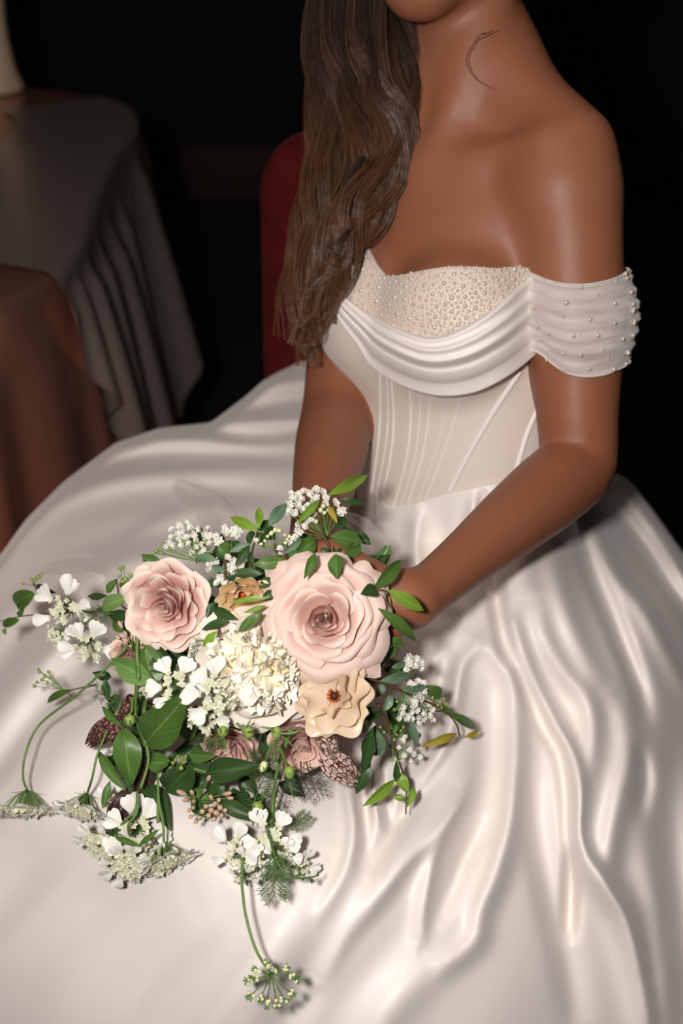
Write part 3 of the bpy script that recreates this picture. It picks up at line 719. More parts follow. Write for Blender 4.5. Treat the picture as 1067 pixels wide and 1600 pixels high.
for name, P in (('loose_strand', [(800, 38, 1.265), (770, 52, 1.25), (742, 66, 1.24), (728, 92, 1.235), (738, 118, 1.23), (756, 132, 1.228), (775, 142, 1.226)]),
                ('loose_strand', [(795, 30, 1.265), (765, 50, 1.25), (748, 55, 1.24), (733, 80, 1.236)])):
    c = spline(P, 36); P3 = at(c[:, 0], c[:, 1], c[:, 2]); V, F, Cc = strands_mesh([(P3, .0003, 0), (P3+np.array([.0006, 0, .0004]), .0002, 0)]); part(name, V, F, M.hair, person, colors=Cc*0+np.array([.09, .035, .015]))
# under-hair shell so the scalp is covered
V, F = ball(28, 18); Vh = V*np.array([.080, .094, .084]); Vh[:, 1] -= .024; Vh[:, 2] += .050
Vh[:, 1] = np.minimum(Vh[:, 1], .040-.25*np.maximum(.05-Vh[:, 2], 0)); Vw = HC+Vh@A_H
part('hair_cap', Vw, F, M.hair, person, colors=np.tile([.022, .010, .006], (len(Vw), 1)))
for s in (-1, 1):
    V, F = ball(14, 9); part('eye', H(s*.031, .071, .014)+V*.0118, F, M.pearl, person)
# ------------------------------------------------------------------ red chair behind her
def rounded_slab(w_, h_, t_, r_, c, X, Y, Z, n=10, crown=.010):
    """padded board: rounded outline in X,Z, cushioned along Y"""
    out = []
    for cx_, cz_, a0 in ((w_/2-r_, h_-r_, 0), (-(w_/2-r_), h_-r_, 90), (-(w_/2-.02), .02, 180), (w_/2-.02, .02, 270)):
        rr = r_ if a0 < 180 else .02
        for a in np.linspace(a0, a0+90, n): out.append((cx_+rr*math.cos(math.radians(a)), cz_+rr*math.sin(math.radians(a))))
    O = np.array(out); cen = np.array([0, h_/2]); rings = []
    for s, yy in ((0, crown), (.5, crown*.9), (.85, crown*.45), (.97, 0), (1, -.010), (1, -t_+.010), (.97, -t_), (.5, -t_-.002), (0, -t_-.002)):
        q = cen+(O-cen)*s; rings.append(np.asarray(c)+q[:, :1]*X+yy*Y*np.ones((len(O), 1))+q[:, 1:]*Z)
    return np.array(rings).reshape(-1, 3), grid_faces(len(rings), len(O), True)
cz = math.radians(6); CX = np.array([math.cos(cz), -math.sin(cz), 0]); CY = np.array([-math.sin(cz), -math.cos(cz), 0]); CZ = nrm(np.array([0, .10, 1.]))
cb = at(415, 560, 1.715)+CX*.205; cb[2] = .47
chair = thing('dining_chair', (float(cb[0]), float(cb[1]-.2), 0), 'red velvet upholstered chair with rounded back the woman sits on', 'chair')
V, F = rounded_slab(.42, .475, .055, .065, cb+CZ*.0, CX, CY, CZ); part('backrest', V, F, M.velvet, chair)
V, F = rounded_slab(.44, .42, .07, .05, cb+CY*.01+np.array([0, 0, -.045]), CX, np.array([0, 0, 1.]), CY, crown=.018); part('seat', V, F, M.velvet, chair)
for sx_, sy_ in ((-1, 0), (1, 0), (-1, 1), (1, 1)):
    a = cb+CX*sx_*.19+CY*(.03+.35*sy_); a[2] = .36; b = a+CX*sx_*.012-CY*(0 if sy_ else .05); b[2] = 0
    V, F = tube([a, (a+b)/2, b], [.019, .016, .012], 10); part('leg', V, F, M.wood, chair)
for sx_ in (-1, 1):
    a = cb+CX*sx_*.19+CY*.05; b = cb+CX*sx_*.19+CY*.36; a[2] = b[2] = .345; V, F = tube([a, b], .013, 8); part('seat_rail', V, F, M.wood, chair)
# ------------------------------------------------------------------ draped table, back left
RIM = np.array([(-1.75, 1.50), (-1.30, 1.42), (-.80, 1.47), (-.50, 1.58), (-.395, 1.70), (-.372, 1.86), (-.385, 2.10), (-.392, 2.35), (-.388, 2.58), (-.45, 2.76), (-.70, 2.92), (-1.20, 3.02), (-1.75, 3.0), (-2.15, 2.8), (-2.35, 2.3), (-2.2, 1.75)])
TH = .745
NRM = 1100
rimc = spline(np.vstack([RIM, RIM[:1]]), NRM+1)[:-1]; tcen = rimc.mean(0)
nt_ = nrm(np.roll(rimc, -1, 0)-np.roll(rimc, 1, 0)); nout = np.stack([nt_[:, 1], -nt_[:, 0]], 1)
if np.mean(np.sum(nout*(rimc-tcen), 1)) < 0: nout = -nout
table = thing('banquet_table', (float(tcen[0]), float(tcen[1]), 0), 'long banquet table hidden under the taupe satin cloth', 'table')
ri = tcen+(rimc-tcen)*.985
V = np.vstack([np.c_[ri, np.full(NRM, TH-.004)], np.c_[ri, np.full(NRM, TH-.030)], [[*tcen, TH-.004]], [[*tcen, TH-.030]]])
F = [(i, (i+1) % NRM, NRM+(i+1) % NRM, NRM+i) for i in range(NRM)]+[(i, (i+1) % NRM, 2*NRM) for i in range(NRM)]+[((i+1) % NRM+NRM, i+NRM, 2*NRM+1) for i in range(NRM)]
part('tabletop', V, F, M.wood, table, smooth=False)
for lx, ly in ((-.7, 1.75), (-.7, 2.65), (-1.9, 1.8), (-1.9, 2.6)):
    V, F = tube([(lx, ly, TH-.03), (lx, ly, 0)], .03, 10); part('leg', V, F, M.wood, table)
arc = np.r_[0, np.cumsum(np.linalg.norm(np.diff(rimc, axis=0), axis=1))]; NV2 = 60
rows = []
for rfrac in np.linspace(.02, 1, 22)**.6:
    q = tcen+(rimc-tcen)*rfrac
    z = TH+.003+.004*np.sin(q[:, 0]*9+q[:, 1]*5)*rfrac*(rfrac < .96)+np.where(rfrac > .9, .0, .0)
    rows.append(np.c_[q, z+.0*arc])
def foldprof(q, a, extra):
    """soft folds falling from the rim, in metres at the floor"""
    f = .020*np.sin(a*24+1.1*np.sin(a*7))+.012*np.sin(a*47+2*np.sin(a*5))
    side = (q[:, 0] > -.47)*1.0
    f = f*(1-.7*side)
    for y0, w_, h_ in extra[0]: f = f+side*h_*np.exp(-((q[:, 1]-y0)/w_)**2)
    for x0, w_, h_ in extra[1]: f = f+(q[:, 1] < 1.75)*h_*np.exp(-((q[:, 0]-x0)/w_)**2)
    return f
LOWF = ([(1.79, .022, .050), (1.85, .018, -.03), (1.93, .025, .05), (2.08, .03, .05), (2.3, .04, .04), (2.55, .06, .03)], [(-.425, .020, -.035), (-.47, .030, .040), (-.54, .022, -.04), (-.62, .035, .05)])
fp = foldprof(rimc, arc, LOWF)
def drape(idx, fold, off, hem, nv_, top):
    q0 = rimc[idx]; no = nout[idx]; rows = []
    for rf in top: q = tcen+(q0-tcen)*rf; rows.append(np.c_[q, np.full(len(q0), TH+.003+off)+.0025*np.sin(q[:, 0]*13+q[:, 1]*9)*(rf < .97)])
    for an in np.linspace(15, 90, 6)*np.pi/180:
        q = q0+no*(.018+off)*math.sin(an); rows.append(np.c_[q, np.full(len(q0), TH+.003+off-.018*(1-math.cos(an)))])
    for v in np.linspace(0, 1, nv_)[1:]:
        o_ = .018+off+(.020+.030*(hem > .5))*v+fold*v**.6*min(1, v*7)+.055*np.exp(-((q0[:, 1]-2.35)/.16)**2)*(q0[:, 0] > -1)*v**1.2*(hem < .5)
        q = q0+no*np.maximum(o_, .012+off)[:, None]; rows.append(np.c_[q, TH-.015+off-(hem-.018)*v])
    return np.array(rows)
ALL = np.arange(NRM)
TV = drape(ALL, fp, 0.0, np.full(NRM, TH-.01), 60, np.linspace(.02, 1, 16)**.6)
o = ob('tablecloth', mesh('tablecloth', TV.reshape(-1, 3)-np.r_[tcen, TH], grid_faces(len(TV), NRM, True)), M.tablesatin); o.location = (*tcen, TH)
o['label'] = 'taupe satin tablecloth falling to the floor in shiny folds'; o['category'] = 'tablecloth'
# the shorter overlay, swagged over the long side
sel = ALL[(rimc[:, 0] > -.47) & (rimc[:, 1] > 1.735) & (rimc[:, 1] < 2.95)]
us = (rimc[sel, 1]-1.735)/(2.76-1.735)
OVF = foldprof(rimc[sel], arc[sel], ([(1.80, .016, .035), (1.87, .018, .05), (1.93, .012, -.03), (1.99, .020, .060), (2.06, .014, -.03), (2.13, .026, .070), (2.21, .014, -.02), (2.28, .020, .055), (2.36, .014, -.03), (2.47, .035, .05), (2.60, .02, -.03), (2.68, .03, .02)], []))
hem_ = .05+.62*np.clip(us/.40, 0, 1)**.75-.36*np.clip((us-.52)/.28, 0, 1)
OV = drape(sel, OVF, .006, hem_, 50, (.80, .86, .92, .97, 1.0))
o = ob('table_overlay', mesh('table_overlay', OV.reshape(-1, 3)-np.r_[tcen, TH], grid_faces(len(OV), len(sel))), M.overlay); o.location = (*tcen, TH)
o['label'] = 'shorter satin overlay swagged over the table side, grey sheen on its folds'; o['category'] = 'table linen'
# pale vase on the table, almost out of frame, with dark leaves at its foot
vb = at(4, 62, 2.75); vb = np.array([vb[0]-.02, vb[1], TH+.004]); 
v_t = thing('vase', vb, 'pale glazed vase standing far back on the dark table', 'vase')
prof = [(0, .0), (.050, .0), (.052, .01), (.040, .04), (.030, .12), (.034, .22), (.050, .30), (.046, .302), (.030, .22), (0, .2)]
pr = spline(prof, 40); th = np.arange(28)/28*2*np.pi
V = np.stack([pr[:, 0][:, None]*np.cos(th), pr[:, 0][:, None]*np.sin(th), pr[:, 1][:, None]*np.ones(28)], -1).reshape(-1, 3)
part('vase_body', V+vb, grid_faces(40, 28, True), M.bottle, v_t)
# ------------------------------------------------------------------ petals, leaves, stems
def veg(name, col, rough=.5, edge=None, trans=.12, noise=None, bump=None, coat=0):
    """plant skin: principled mixed with a little translucency; st.y runs base to rim"""
    m = mat(name, col, rough, noise=noise, bump=bump, Coat_Weight=coat, Coat_Roughness=.3, Specular_IOR_Level=.4); nt = m.node_tree
    b = nt.nodes['Principled BSDF']; out = nt.nodes['Material Output']
    src = b.inputs['Base Color'].links[0].from_socket if b.inputs['Base Color'].is_linked else None
    if edge is not None:
        a = nt.nodes.new('ShaderNodeAttribute'); a.attribute_name = 'st'; sp = nt.nodes.new('ShaderNodeSeparateXYZ'); nt.links.new(a.outputs['Vector'], sp.inputs[0])
        r = nt.nodes.new('ShaderNodeMapRange'); r.inputs[1].default_value = edge[1]; r.inputs[2].default_value = edge[2]; r.interpolation_type = 'SMOOTHSTEP'
        nt.links.new(sp.outputs[1], r.inputs[0])
        x = nt.nodes.new('ShaderNodeMix'); x.data_type = 'RGBA'; x.inputs[7].default_value = edge[0]; x.inputs[6].default_value = col
        if src: nt.links.new(src, x.inputs[6])
        nt.links.new(r.outputs[0], x.inputs[0]); nt.links.new(x.outputs[2], b.inputs['Base Color']); src = x.outputs[2]
    t = nt.nodes.new('ShaderNodeBsdfTranslucent'); t.inputs[0].default_value = col
    if src: nt.links.new(src, t.inputs[0])
    mx = nt.nodes.new('ShaderNodeMixShader'); mx.inputs[0].default_value = trans
    nt.links.new(b.outputs[0], mx.inputs[1]); nt.links.new(t.outputs[0], mx.inputs[2]); nt.links.new(mx.outputs[0], out.inputs[0])
    return m
def leafmat(name, col, vein, coat=.15):
    m = veg(name, col, .48, trans=.10, noise=(60, tuple(c*.72 for c in col[:3])+(1,), .6), coat=coat); nt = m.node_tree; b = nt.nodes['Principled BSDF']
    a = nt.nodes.new('ShaderNodeAttribute'); a.attribute_name = 'st'; sp = nt.nodes.new('ShaderNodeSeparateXYZ'); nt.links.new(a.outputs['Vector'], sp.inputs[0])
    def mth(op, x, y=None, z=None):
        n = nt.nodes.new('ShaderNodeMath'); n.operation = op
        for k, q in enumerate((x, y, z)):
            if q is None: continue
            if isinstance(q, (int, float)): n.inputs[k].default_value = q
            else: nt.links.new(q, n.inputs[k])
        return n.outputs[0]
    au = mth('ABSOLUTE', sp.outputs[0])
    mid = mth('LESS_THAN', au, .045)
    side = mth('LESS_THAN', mth('ABSOLUTE', mth('SUBTRACT', mth('FRACT', mth('MULTIPLY', mth('MULTIPLY_ADD', au, -.45, sp.outputs[1]), 7.0)), .5)), .05)
    v = mth('MULTIPLY', mth('MAXIMUM', mid, mth('MULTIPLY', side, .55)), .75)
    src = b.inputs['Base Color'].links[0].from_socket
    x = nt.nodes.new('ShaderNodeMix'); x.data_type = 'RGBA'; x.inputs[7].default_value = vein
    nt.links.new(v, x.inputs[0]); nt.links.new(src, x.inputs[6]); nt.links.new(x.outputs[2], b.inputs['Base Color'])
    bp = nt.nodes.new('ShaderNodeBump'); bp.inputs['Strength'].default_value = .5; bp.inputs['Distance'].default_value = .0006; bp.invert = True
    nt.links.new(v, bp.inputs['Height']); nt.links.new(bp.outputs[0], b.inputs['Normal'])
    return m
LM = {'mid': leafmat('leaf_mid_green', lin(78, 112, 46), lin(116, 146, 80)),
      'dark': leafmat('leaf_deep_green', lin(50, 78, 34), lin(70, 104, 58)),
      'lime': leafmat('leaf_lime', lin(120, 154, 48), lin(160, 184, 90)),
      'grey': leafmat('leaf_grey_green', lin(104, 134, 104), lin(140, 164, 134), .05),
      'light': leafmat('leaf_pale_green', lin(112, 148, 78), lin(162, 186, 128)),
      'yellow': leafmat('leaf_yellow', lin(168, 152, 52), lin(196, 180, 100)),
      'brown': leafmat('leaf_maroon', lin(74, 44, 34), lin(110, 66, 54))}
M.stem = veg('green_stem', lin(104, 134, 70), .5, trans=.02, noise=(40, lin(84, 112, 50), .5))
M.twig = veg('brown_twig', lin(98, 66, 44), .6, trans=.0, noise=(60, lin(70, 78, 40), .6))
M.frond = veg('frond_green', lin(84, 116, 60), .5, trans=.1)
M.dkfrond = veg('dark_frond', lin(52, 46, 40), .6, trans=.05)
M.rose_blush = veg('blush_rose_petal', lin(232, 198, 186), .55, edge=(lin(238, 212, 200), .55, 1.0), trans=.16, noise=(30, lin(226, 186, 172), .4))
M.rose_pink = veg('pink_rose_petal', lin(224, 166, 164), .55, edge=(lin(240, 218, 204), .35, .95), trans=.16, noise=(30, lin(228, 186, 178), .4))
M.rose_pale = veg('dusty_rose_petal', lin(222, 184, 172), .55, edge=(lin(230, 200, 184), .6, 1.0), trans=.14, noise=(50, lin(206, 160, 150), .5))
M.peony = veg('cream_peony_petal', lin(243, 234, 220), .5, trans=.22, noise=(40, lin(244, 224, 200), .3))
M.peony_in = veg('cream_ruffle', lin(253, 242, 212), .5, edge=(lin(253, 247, 230), .3, .9), trans=.12, noise=(45, lin(250, 222, 150), .6))
M.peach = veg('peach_petal', lin(236, 204, 156), .42, edge=(lin(240, 216, 178), .4, 1.0), trans=.2, noise=(40, lin(226, 182, 126), .6), coat=.2)
M.beige = veg('beige_petal', lin(232, 214, 192), .40, edge=(lin(226, 202, 170), .5, 1.0), trans=.2, noise=(40, lin(226, 196, 154), .5), coat=.25)
M.orange = veg('orange_stamen', lin(204, 92, 30), .6, trans=.05, noise=(400, lin(150, 54, 16), .7))
M.dkeye = veg('dark_eye', lin(60, 22, 14), .6, trans=0)
M.white = veg('white_petal', lin(240, 238, 230), .5, trans=.2)
M.floret = veg('cream_floret', lin(234, 232, 212), .5, trans=.18, noise=(300, lin(206, 214, 160), .5))
M.greenbud = veg('green_bud', lin(150, 172, 88), .5, trans=.08, noise=(200, lin(110, 140, 60), .6))
M.paleb = veg('pale_bud', lin(226, 226, 176), .5, trans=.1)
M.pinkbud = veg('pink_bud', lin(212, 172, 152), .5, trans=.1, noise=(200, lin(190, 170, 130), .6))
def net_mat(name, base, line, scale, wd):
    m = mat(name, base, .45, Coat_Weight=.2); nt = m.node_tree; b = nt.nodes['Principled BSDF']
    a = nt.nodes.new('ShaderNodeAttribute'); a.attribute_name = 'st'
    mp = nt.nodes.new('ShaderNodeMapping'); mp.inputs['Scale'].default_value = scale; nt.links.new(a.outputs['Vector'], mp.inputs[0])
    v = nt.nodes.new('ShaderNodeTexVoronoi'); v.feature = 'DISTANCE_TO_EDGE'; v.inputs['Scale'].default_value = 1; v.inputs['Randomness'].default_value = .75
    nt.links.new(mp.outputs[0], v.inputs['Vector'])
    r = nt.nodes.new('ShaderNodeMapRange'); r.inputs[1].default_value = wd; r.inputs[2].default_value = wd*2.2; nt.links.new(v.outputs['Distance'], r.inputs[0])
    x = nt.nodes.new('ShaderNodeMix'); x.data_type = 'RGBA'; x.inputs[6].default_value = line; x.inputs[7].default_value = base
    nt.links.new(r.outputs[0], x.inputs[0]); nt.links.new(x.outputs[2], b.inputs['Base Color'])
    bp = nt.nodes.new('ShaderNodeBump'); bp.inputs['Strength'].default_value = .6; bp.inputs['Distance'].default_value = .0006; bp.invert = True
    nt.links.new(r.outputs[0], bp.inputs['Height']); nt.links.new(bp.outputs[0], b.inputs['Normal'])
    return m
M.pitcher = net_mat('veined_pitcher', lin(232, 206, 194), lin(96, 40, 38), (9, 9, 1), .055)
M.pitcher_dk = net_mat('maroon_pitcher', lin(158, 122, 110), lin(70, 34, 32), (9, 10, 1), .09)
M.pitcher_br = net_mat('brown_pitcher', lin(74, 44, 38), lin(40, 20, 20), (12, 14, 1), .08)
def frame(n, up=(0, 0, 1)):
    z = nrm(n); x = nrm(np.cross(up, z)) if abs(np.dot(nrm(up), z)) < .98 else nrm(np.cross((1, 0, 0), z)); y = np.cross(z, x); return np.stack([x, y, z], 1)
def mat4(R, t, s=1.0):
    m = np.eye(4); m[:3, :3] = R*s; m[:3, 3] = t; return Matrix(m.tolist())
CAMP = np.array([0, 0, CAM_H])
SX, SY, SZ = np.array([1., 0, 0]), np.array([0, SP, CP]), np.array([0, -CP, SP])   # screen right, screen up, towards the lens
def bd(x, y):
    d = 1.055+.085*((x-430)/270)**2+.085*((y-1030)/270)**2
    return min(d, skirt_depth(x, y)-.022)
def P3(x, y, dz=0.0, d=None): return at(x, y, (bd(x, y) if d is None else d)+dz)
def petal_uv(nu, nv):
    u = np.linspace(-1, 1, nu); v = np.linspace(0, 1, nv); return np.meshgrid(u, v)
def cup_petal(th0, span, r0, r1, r2, h, roll=0, side=0, wav=0, asym=0, tip=0, cut=.16, nu=13, nv=9, seed=0):
    U, Vv = petal_uv(nu, nv); top = 1-cut*np.abs(U)**2.4+tip*np.exp(-(U/.16)**2); v = Vv*top
    rr = (1-v)**2*r0+2*v*(1-v)*r1+v*v*r2; z = 2*v*(1-v)*h*.62+v*v*h
    wv = np.minimum(1, .42+.95*Vv)*(1-.26*Vv**3)
    th = th0+U*span*wv
    rr = rr+asym*U*Vv
    s = np.clip((v-.68)/.32, 0, 1.3)
    ro = roll*(.55+.9*np.abs(U)**1.5); rr = rr+ro*s*.55; z = z-ro*s*s*1.1
    z = z-side*np.abs(U)**2.6*v**2; 
    z = z+wav*np.sin(4.1*U+seed)*v**3; rr = rr+wav*.9*np.cos(5.3*U+seed*1.7)*v**3
    P = np.stack([rr*np.cos(th), rr*np.sin(th), z], -1)
    return P.reshape(-1, 3), grid_faces(nv, nu), np.stack([U.ravel(), Vv.ravel()], 1)
def put_petal(parent, P, F, uv, R, m, name='petal'):
    return ob(name, mesh(name, P@R.T, F, uv=uv), m, parent)
def stem_to_handle(parent, c, n, k=.0022, mt=None):
    b = lerp(H0, H1, rng.uniform(.1, .4))+rng.normal(0, .006, 3)
    pts = spline([c, c-nrm(n)*.03, lerp(c-nrm(n)*.04, b, .6), b], 12)
    V, F = tube(pts, k, 7); part('stem', V, F, mt or M.stem, parent)
def rose(c, n, R, H_, rings, mt, name, label, up=(0, 0, 1), group='roses in the bouquet', stem=True, sepals=True):
    t = thing(name, c, label, 'rose', group); A = frame(n, up)
    for (cnt, r1, r2, h, span, roll, side, wav, asym, tip, cut, ph) in rings:
        for k in range(cnt):
            j = rng.uniform(-1, 1)*(1.8 if cnt > 1 else 1)
            P, F, uv = cup_petal(ph+2*np.pi*k/cnt+j*.10, span*(1+.08*j), R*.06, R*r1, R*r2*(1+.05*rng.uniform(-1, 1)), R*h*(1+.05*rng.uniform(-1, 1)), R*roll, R*side, R*wav, R*asym, tip, cut, seed=rng.uniform(0, 6), nu=15 if r2 > .4 else 11)
            put_petal(t, P, F, uv, A, mt)
    if stem: stem_to_handle(t, c-A[:, 2]*R*.05, A[:, 2], .0028)
    V, F = ball(14, 8); V = V*np.array([.20, .20, .13])*R+np.array([0, 0, -.14*R]); part('calyx', c+V@A.T, F, M.stem, t)
    return t
# ---- the two large roses and the two half-hidden ones
def spiral(n0, a, b, h0, h1, ph=0):
    return [(1, (a+(b-a)*i/n0)*1.15, (a+(b-a)*i/n0)*(.62+.35*i/n0), h0+(h1-h0)*i/n0, 1.7-.35*i/n0, .075, 0, .012, .05, .04, .12, ph+i*2.2) for i in range(n0)]
c1 = at(508, 968, 1.035)
rose(c1+SZ*-.020, SZ+SX*-.04+SY*.02, .0425, 0, spiral(9, .02, .33, .80, .76)+[
    (3, .44, .43, .76, 1.35, .12, .03, .03, .06, .05, .16, .3), (4, .57, .58, .68, 1.15, .16, .08, .04, .07, .06, .18, 1.2),
    (5, .74, .74, .57, 1.0, .20, .16, .04, .06, .08, .20, .1), (5, .92, .94, .42, .95, .26, .26, .05, .05, .12, .20, 1.0), (5, .96, 1.08, .20, .84, .30, .42, .05, .04, .24, .26, .35), (4, .90, 1.14, .02, .66, .26, .4, .05, .03, .26, .26, .80)],
    M.rose_blush, 'garden_rose', 'largest open blush rose with pointed outer petals, centre right of the bouquet')
c2 = at(266, 942, 1.085)
rose(c2+SZ*-.020, SZ+SX*-.20+SY*-.14, .0312, 0, spiral(10, .02, .40, .96, 1.0)+[
    (3, .46, .50, 1.0, 1.2, .08, .04, .05, .08, 0, .12, .2), (4, .62, .64, 1.04, 1.0, .10, .05, .06, .08, 0, .12, 1.1),
    (4, .80, .80, 1.02, 1.0, .12, .08, .07, .07, .03, .14, .5), (5, .98, .98, .90, .88, .16, .14, .07, .05, .04, .16, 1.3), (5, 1.04, 1.14, .70, .84, .18, .2, .07, .05, .06, .18, .1)],
    M.rose_pink, 'garden_rose', 'pink cupped rose with a tight deep pink centre at the bouquet left', up=SY)
small = lambda: spiral(9, .06, .40, .85, .95)+[(4, .60, .62, .95, .95, .06, .03, .05, .06, 0, .1, .5), (5, .85, .85, .86, .85, .12, .1, .06, .05, .04, .12, 1.2), (5, .98, 1.02, .62, .8, .16, .15, .07, .04, .04, .14, .4)]
c3 = at(360, 1160, 1.085); rose(c3+SZ*-.02, SZ*.75+SX*-.10+SY*-.62, .022, 0, small(), M.rose_pale, 'spray_rose', 'small dusty pink rose tucked under the lacy white cluster')
c4 = at(470, 1152, 1.09); rose(c4+SZ*-.02, SZ*.8+SX*.05+SY*-.55, .0255, 0, small(), M.rose_pale, 'spray_rose', 'small dusty pink rose below the peony, beside the veined pitcher')
c5 = at(205, 1022, 1.115); rose(c5+SZ*-.015, SZ+SX*-.1+SY*-.2, .016, 0, small(), M.rose_pale, 'spray_rose', 'small faded pink rose under the pink cupped rose')
# ---- peony
c = at(398, 1042, 1.055); A = frame(SZ+SX*-.05+SY*-.08, SY); Rp = .0350
t = thing('peony', c+SZ*-.025, 'cream peony with a ruffled centre below the largest rose', 'peony'); pc = np.array(t.location)
for cnt, r1, r2, h, span, roll, wav, ph in ((5, .95, 1.02, .80, .86, -.05, .03, .9), (5, 1.1, 1.26, .55, .78, .04, .04, .2), (5, 1.1, 1.46, .24, .74, .10, .05, .75)):
    for k in range(cnt):
        P, F, uv = cup_petal(ph+2*np.pi*k/cnt+rng.uniform(-.1, .1), span, Rp*.1, Rp*r1, Rp*r2*rng.uniform(.94, 1.06), Rp*h, Rp*roll, Rp*.05, Rp*wav, Rp*.03, 0, .14, seed=rng.uniform(0, 6), nu=17, nv=11)
        ob('petal', mesh('petal', P@A.T, F, uv=uv), M.peony, t)
def ruffle(seed):
    r = np.random.default_rng(seed); U, V = petal_uv(9, 7); w = .0062*(.45+.75*V)*r.uniform(.8, 1.25); L = .018
    x = U*w; z = V*L*(1-.18*np.abs(U)**2+.10*np.sin(U*7+seed)); y = .0022*np.sin(U*4.4+seed)*V+.0015*np.sin(U*9+seed*2)*V+.004*V**2*r.uniform(-1, 1)
    return mesh('ruffle_petal', np.stack([x, y, z], -1).reshape(-1, 3), grid_faces(7, 9), uv=np.stack([U.ravel(), V.ravel()], 1))
RUF = [ruffle(i) for i in range(10)]
for m_ in RUF: m_.materials.append(M.peony_in)
bv, bf = ball(20, 12); part('heart', (bv*np.array([.78, .68, .48])*Rp+np.array([0, 0, .30*Rp]))@A.T+c+SZ*-.012, bf, M.peony_in, t)
for i in range(190):
    a = i*2.39996; rr = math.sqrt((i+.5)/190); el = rr*1.45
    dl = np.array([math.sin(el)*math.cos(a), math.sin(el)*math.sin(a), math.cos(el)]); base = dl*Rp*np.array([.60, .50, .40])+np.array([0, 0, Rp*.30])
    tn = nrm(np.cross(dl, rng.normal(0, 1, 3))); zl = nrm(dl*.75+tn*rng.uniform(.4, 1.3)); q = frame(zl, dl)
    Rm = np.stack([q[:, 0], np.cross(q[:, 2], q[:, 0]), q[:, 2]], 1)
    ob('ruffle_petal', RUF[i % 10], None, t, mat4(A@Rm, A@base+SZ*-.012+c-pc, rng.uniform(.8, 1.15)))
stem_to_handle(t, pc, A[:, 2], .003)
# ---- the two butterfly ranunculus
def ranunculus(c, n, R, m, eye, label, rings, up=SY):
    t = thing('ranunculus', c, label, 'ranunculus', 'ranunculus in the bouquet'); A = frame(n, up)
    for cnt, r1, r2, h, span, roll, side, wav, ph in rings:
        for k in range(cnt):
            P, F, uv = cup_petal(ph+2*np.pi*k/cnt+rng.uniform(-.15, .15), span, R*.08, R*r1, R*r2*rng.uniform(.92, 1.08), R*h*rng.uniform(.85, 1.15), R*roll, R*side, R*wav, R*.05, 0, .12, seed=rng.uniform(0, 6), nu=19, nv=11)
            put_petal(t, P, F, uv, A, m)
    bv, bf = ball(12, 8); V = bv*np.array([.13, .13, .12])*R+np.array([0, 0, .20*R]); part('flower_eye', c+V@A.T, bf, eye, t)
    its = []
    for i in range(46):
        a = rng.uniform(0, 6.28); r0 = R*.12; q0 = np.array([r0*math.cos(a), r0*math.sin(a), .12*R]); q1 = np.array([R*.19*math.cos(a), R*.19*math.sin(a), R*rng.uniform(.22, .34)])
        its.append(tube([q0@A.T+c, q1@A.T+c], [R*.008, R*.02], 5))
    V, F = join(its); part('stamens', V, F, M.orange, t)
    stem_to_handle(t, c, A[:, 2], .0018)
ranunculus(at(376, 926, 1.055)+SZ*-.016, SZ*.80+SY*-.50+SX*.15, .0185, M.peach, M.orange, 'peach ranunculus with orange centre between the two big roses', [(5, .60, .55, .95, .85, .02, .02, .06, .3), (5, .9, .85, .85, .82, .05, .05, .08, .9), (5, 1.05, 1.05, .6, .75, .08, .08, .08, .1)])
ranunculus(at(526, 1092, 1.045)+SZ*-.012, SZ*.9+SX*-.35+SY*.25, .0250, M.beige, M.dkeye, 'beige ranunculus with dark rust centre under the largest rose', [(4, .6, .66, .85, 1.0, .05, .05, .14, .4), (5, .85, 1.0, .58, 1.0, .06, .05, .14, 1.1), (5, .95, 1.22, .30, .95, .06, .1, .14, .1)])
# ------------------------------------------------------------------ leaves
def leaf_geo(a, b, wd, n, kind='lance', bend=.0, nu=7, nv=12, fold=.35, curl=.0):
    """blade from a to b, facing n; wd = full width in metres"""
    a = np.asarray(a, float); b = np.asarray(b, float); ax = b-a; L = np.linalg.norm(ax); y = ax/L; z = nrm(n-y*np.dot(n, y)); x = np.cross(y, z)
    U, V = petal_uv(nu, nv)
    if kind == 'round': w = np.sin(np.pi*np.clip(V*.97+.015, 0, 1))**.55
    elif kind == 'broad': w = np.sin(np.pi*np.clip(V, .01, .995)**.78)**.85*(1-.15*V)
    else: w = np.sin(np.pi*np.clip(V, .012, .99)**.92)**.9
    if kind in ('lance', 'toothed'): w = w*(1+.10*np.abs(U)**2*(np.mod(V*8, 1)-.5)*(V > .35))
    w = w*wd/2
    zz = fold*w*np.abs(U)**1.3-bend*L*(V**2)+curl*wd*np.sin(V*7+U*2)*.3
    P = a+U[..., None]*w[..., None]*x+(V*L)[..., None]*y+zz[..., None]*z+(np.sin(np.pi*V)*L*.05)[..., None]*z
    return P.reshape(-1, 3), grid_faces(nv, nu), np.stack([U.ravel(), V.ravel()], 1)
def add_leaf(parent, x0, y0, x1, y1, w, col='mid', kind='lance', dz=-.012, d0=None, d1=None, bend=None, tilt=None):
    da = (bd(x0, y0) if d0 is None else d0)+dz; db = (bd(x1, y1) if d1 is None else d1)+dz
    a = at(x0, y0, da); b = at(x1, y1, db+rng.uniform(-.004, .002))
    n = SZ+SX*rng.uniform(-.35, .35)+SY*rng.uniform(-.25, .35) if tilt is None else SZ+SX*tilt[0]+SY*tilt[1]
    P, F, uv = leaf_geo(a, b, w*1.12/FPX*da, n, kind, rng.uniform(-.02, .14) if bend is None else bend, curl=rng.uniform(0, .3))
    return part('leaf', P, F, LM[col], parent, uv=uv)
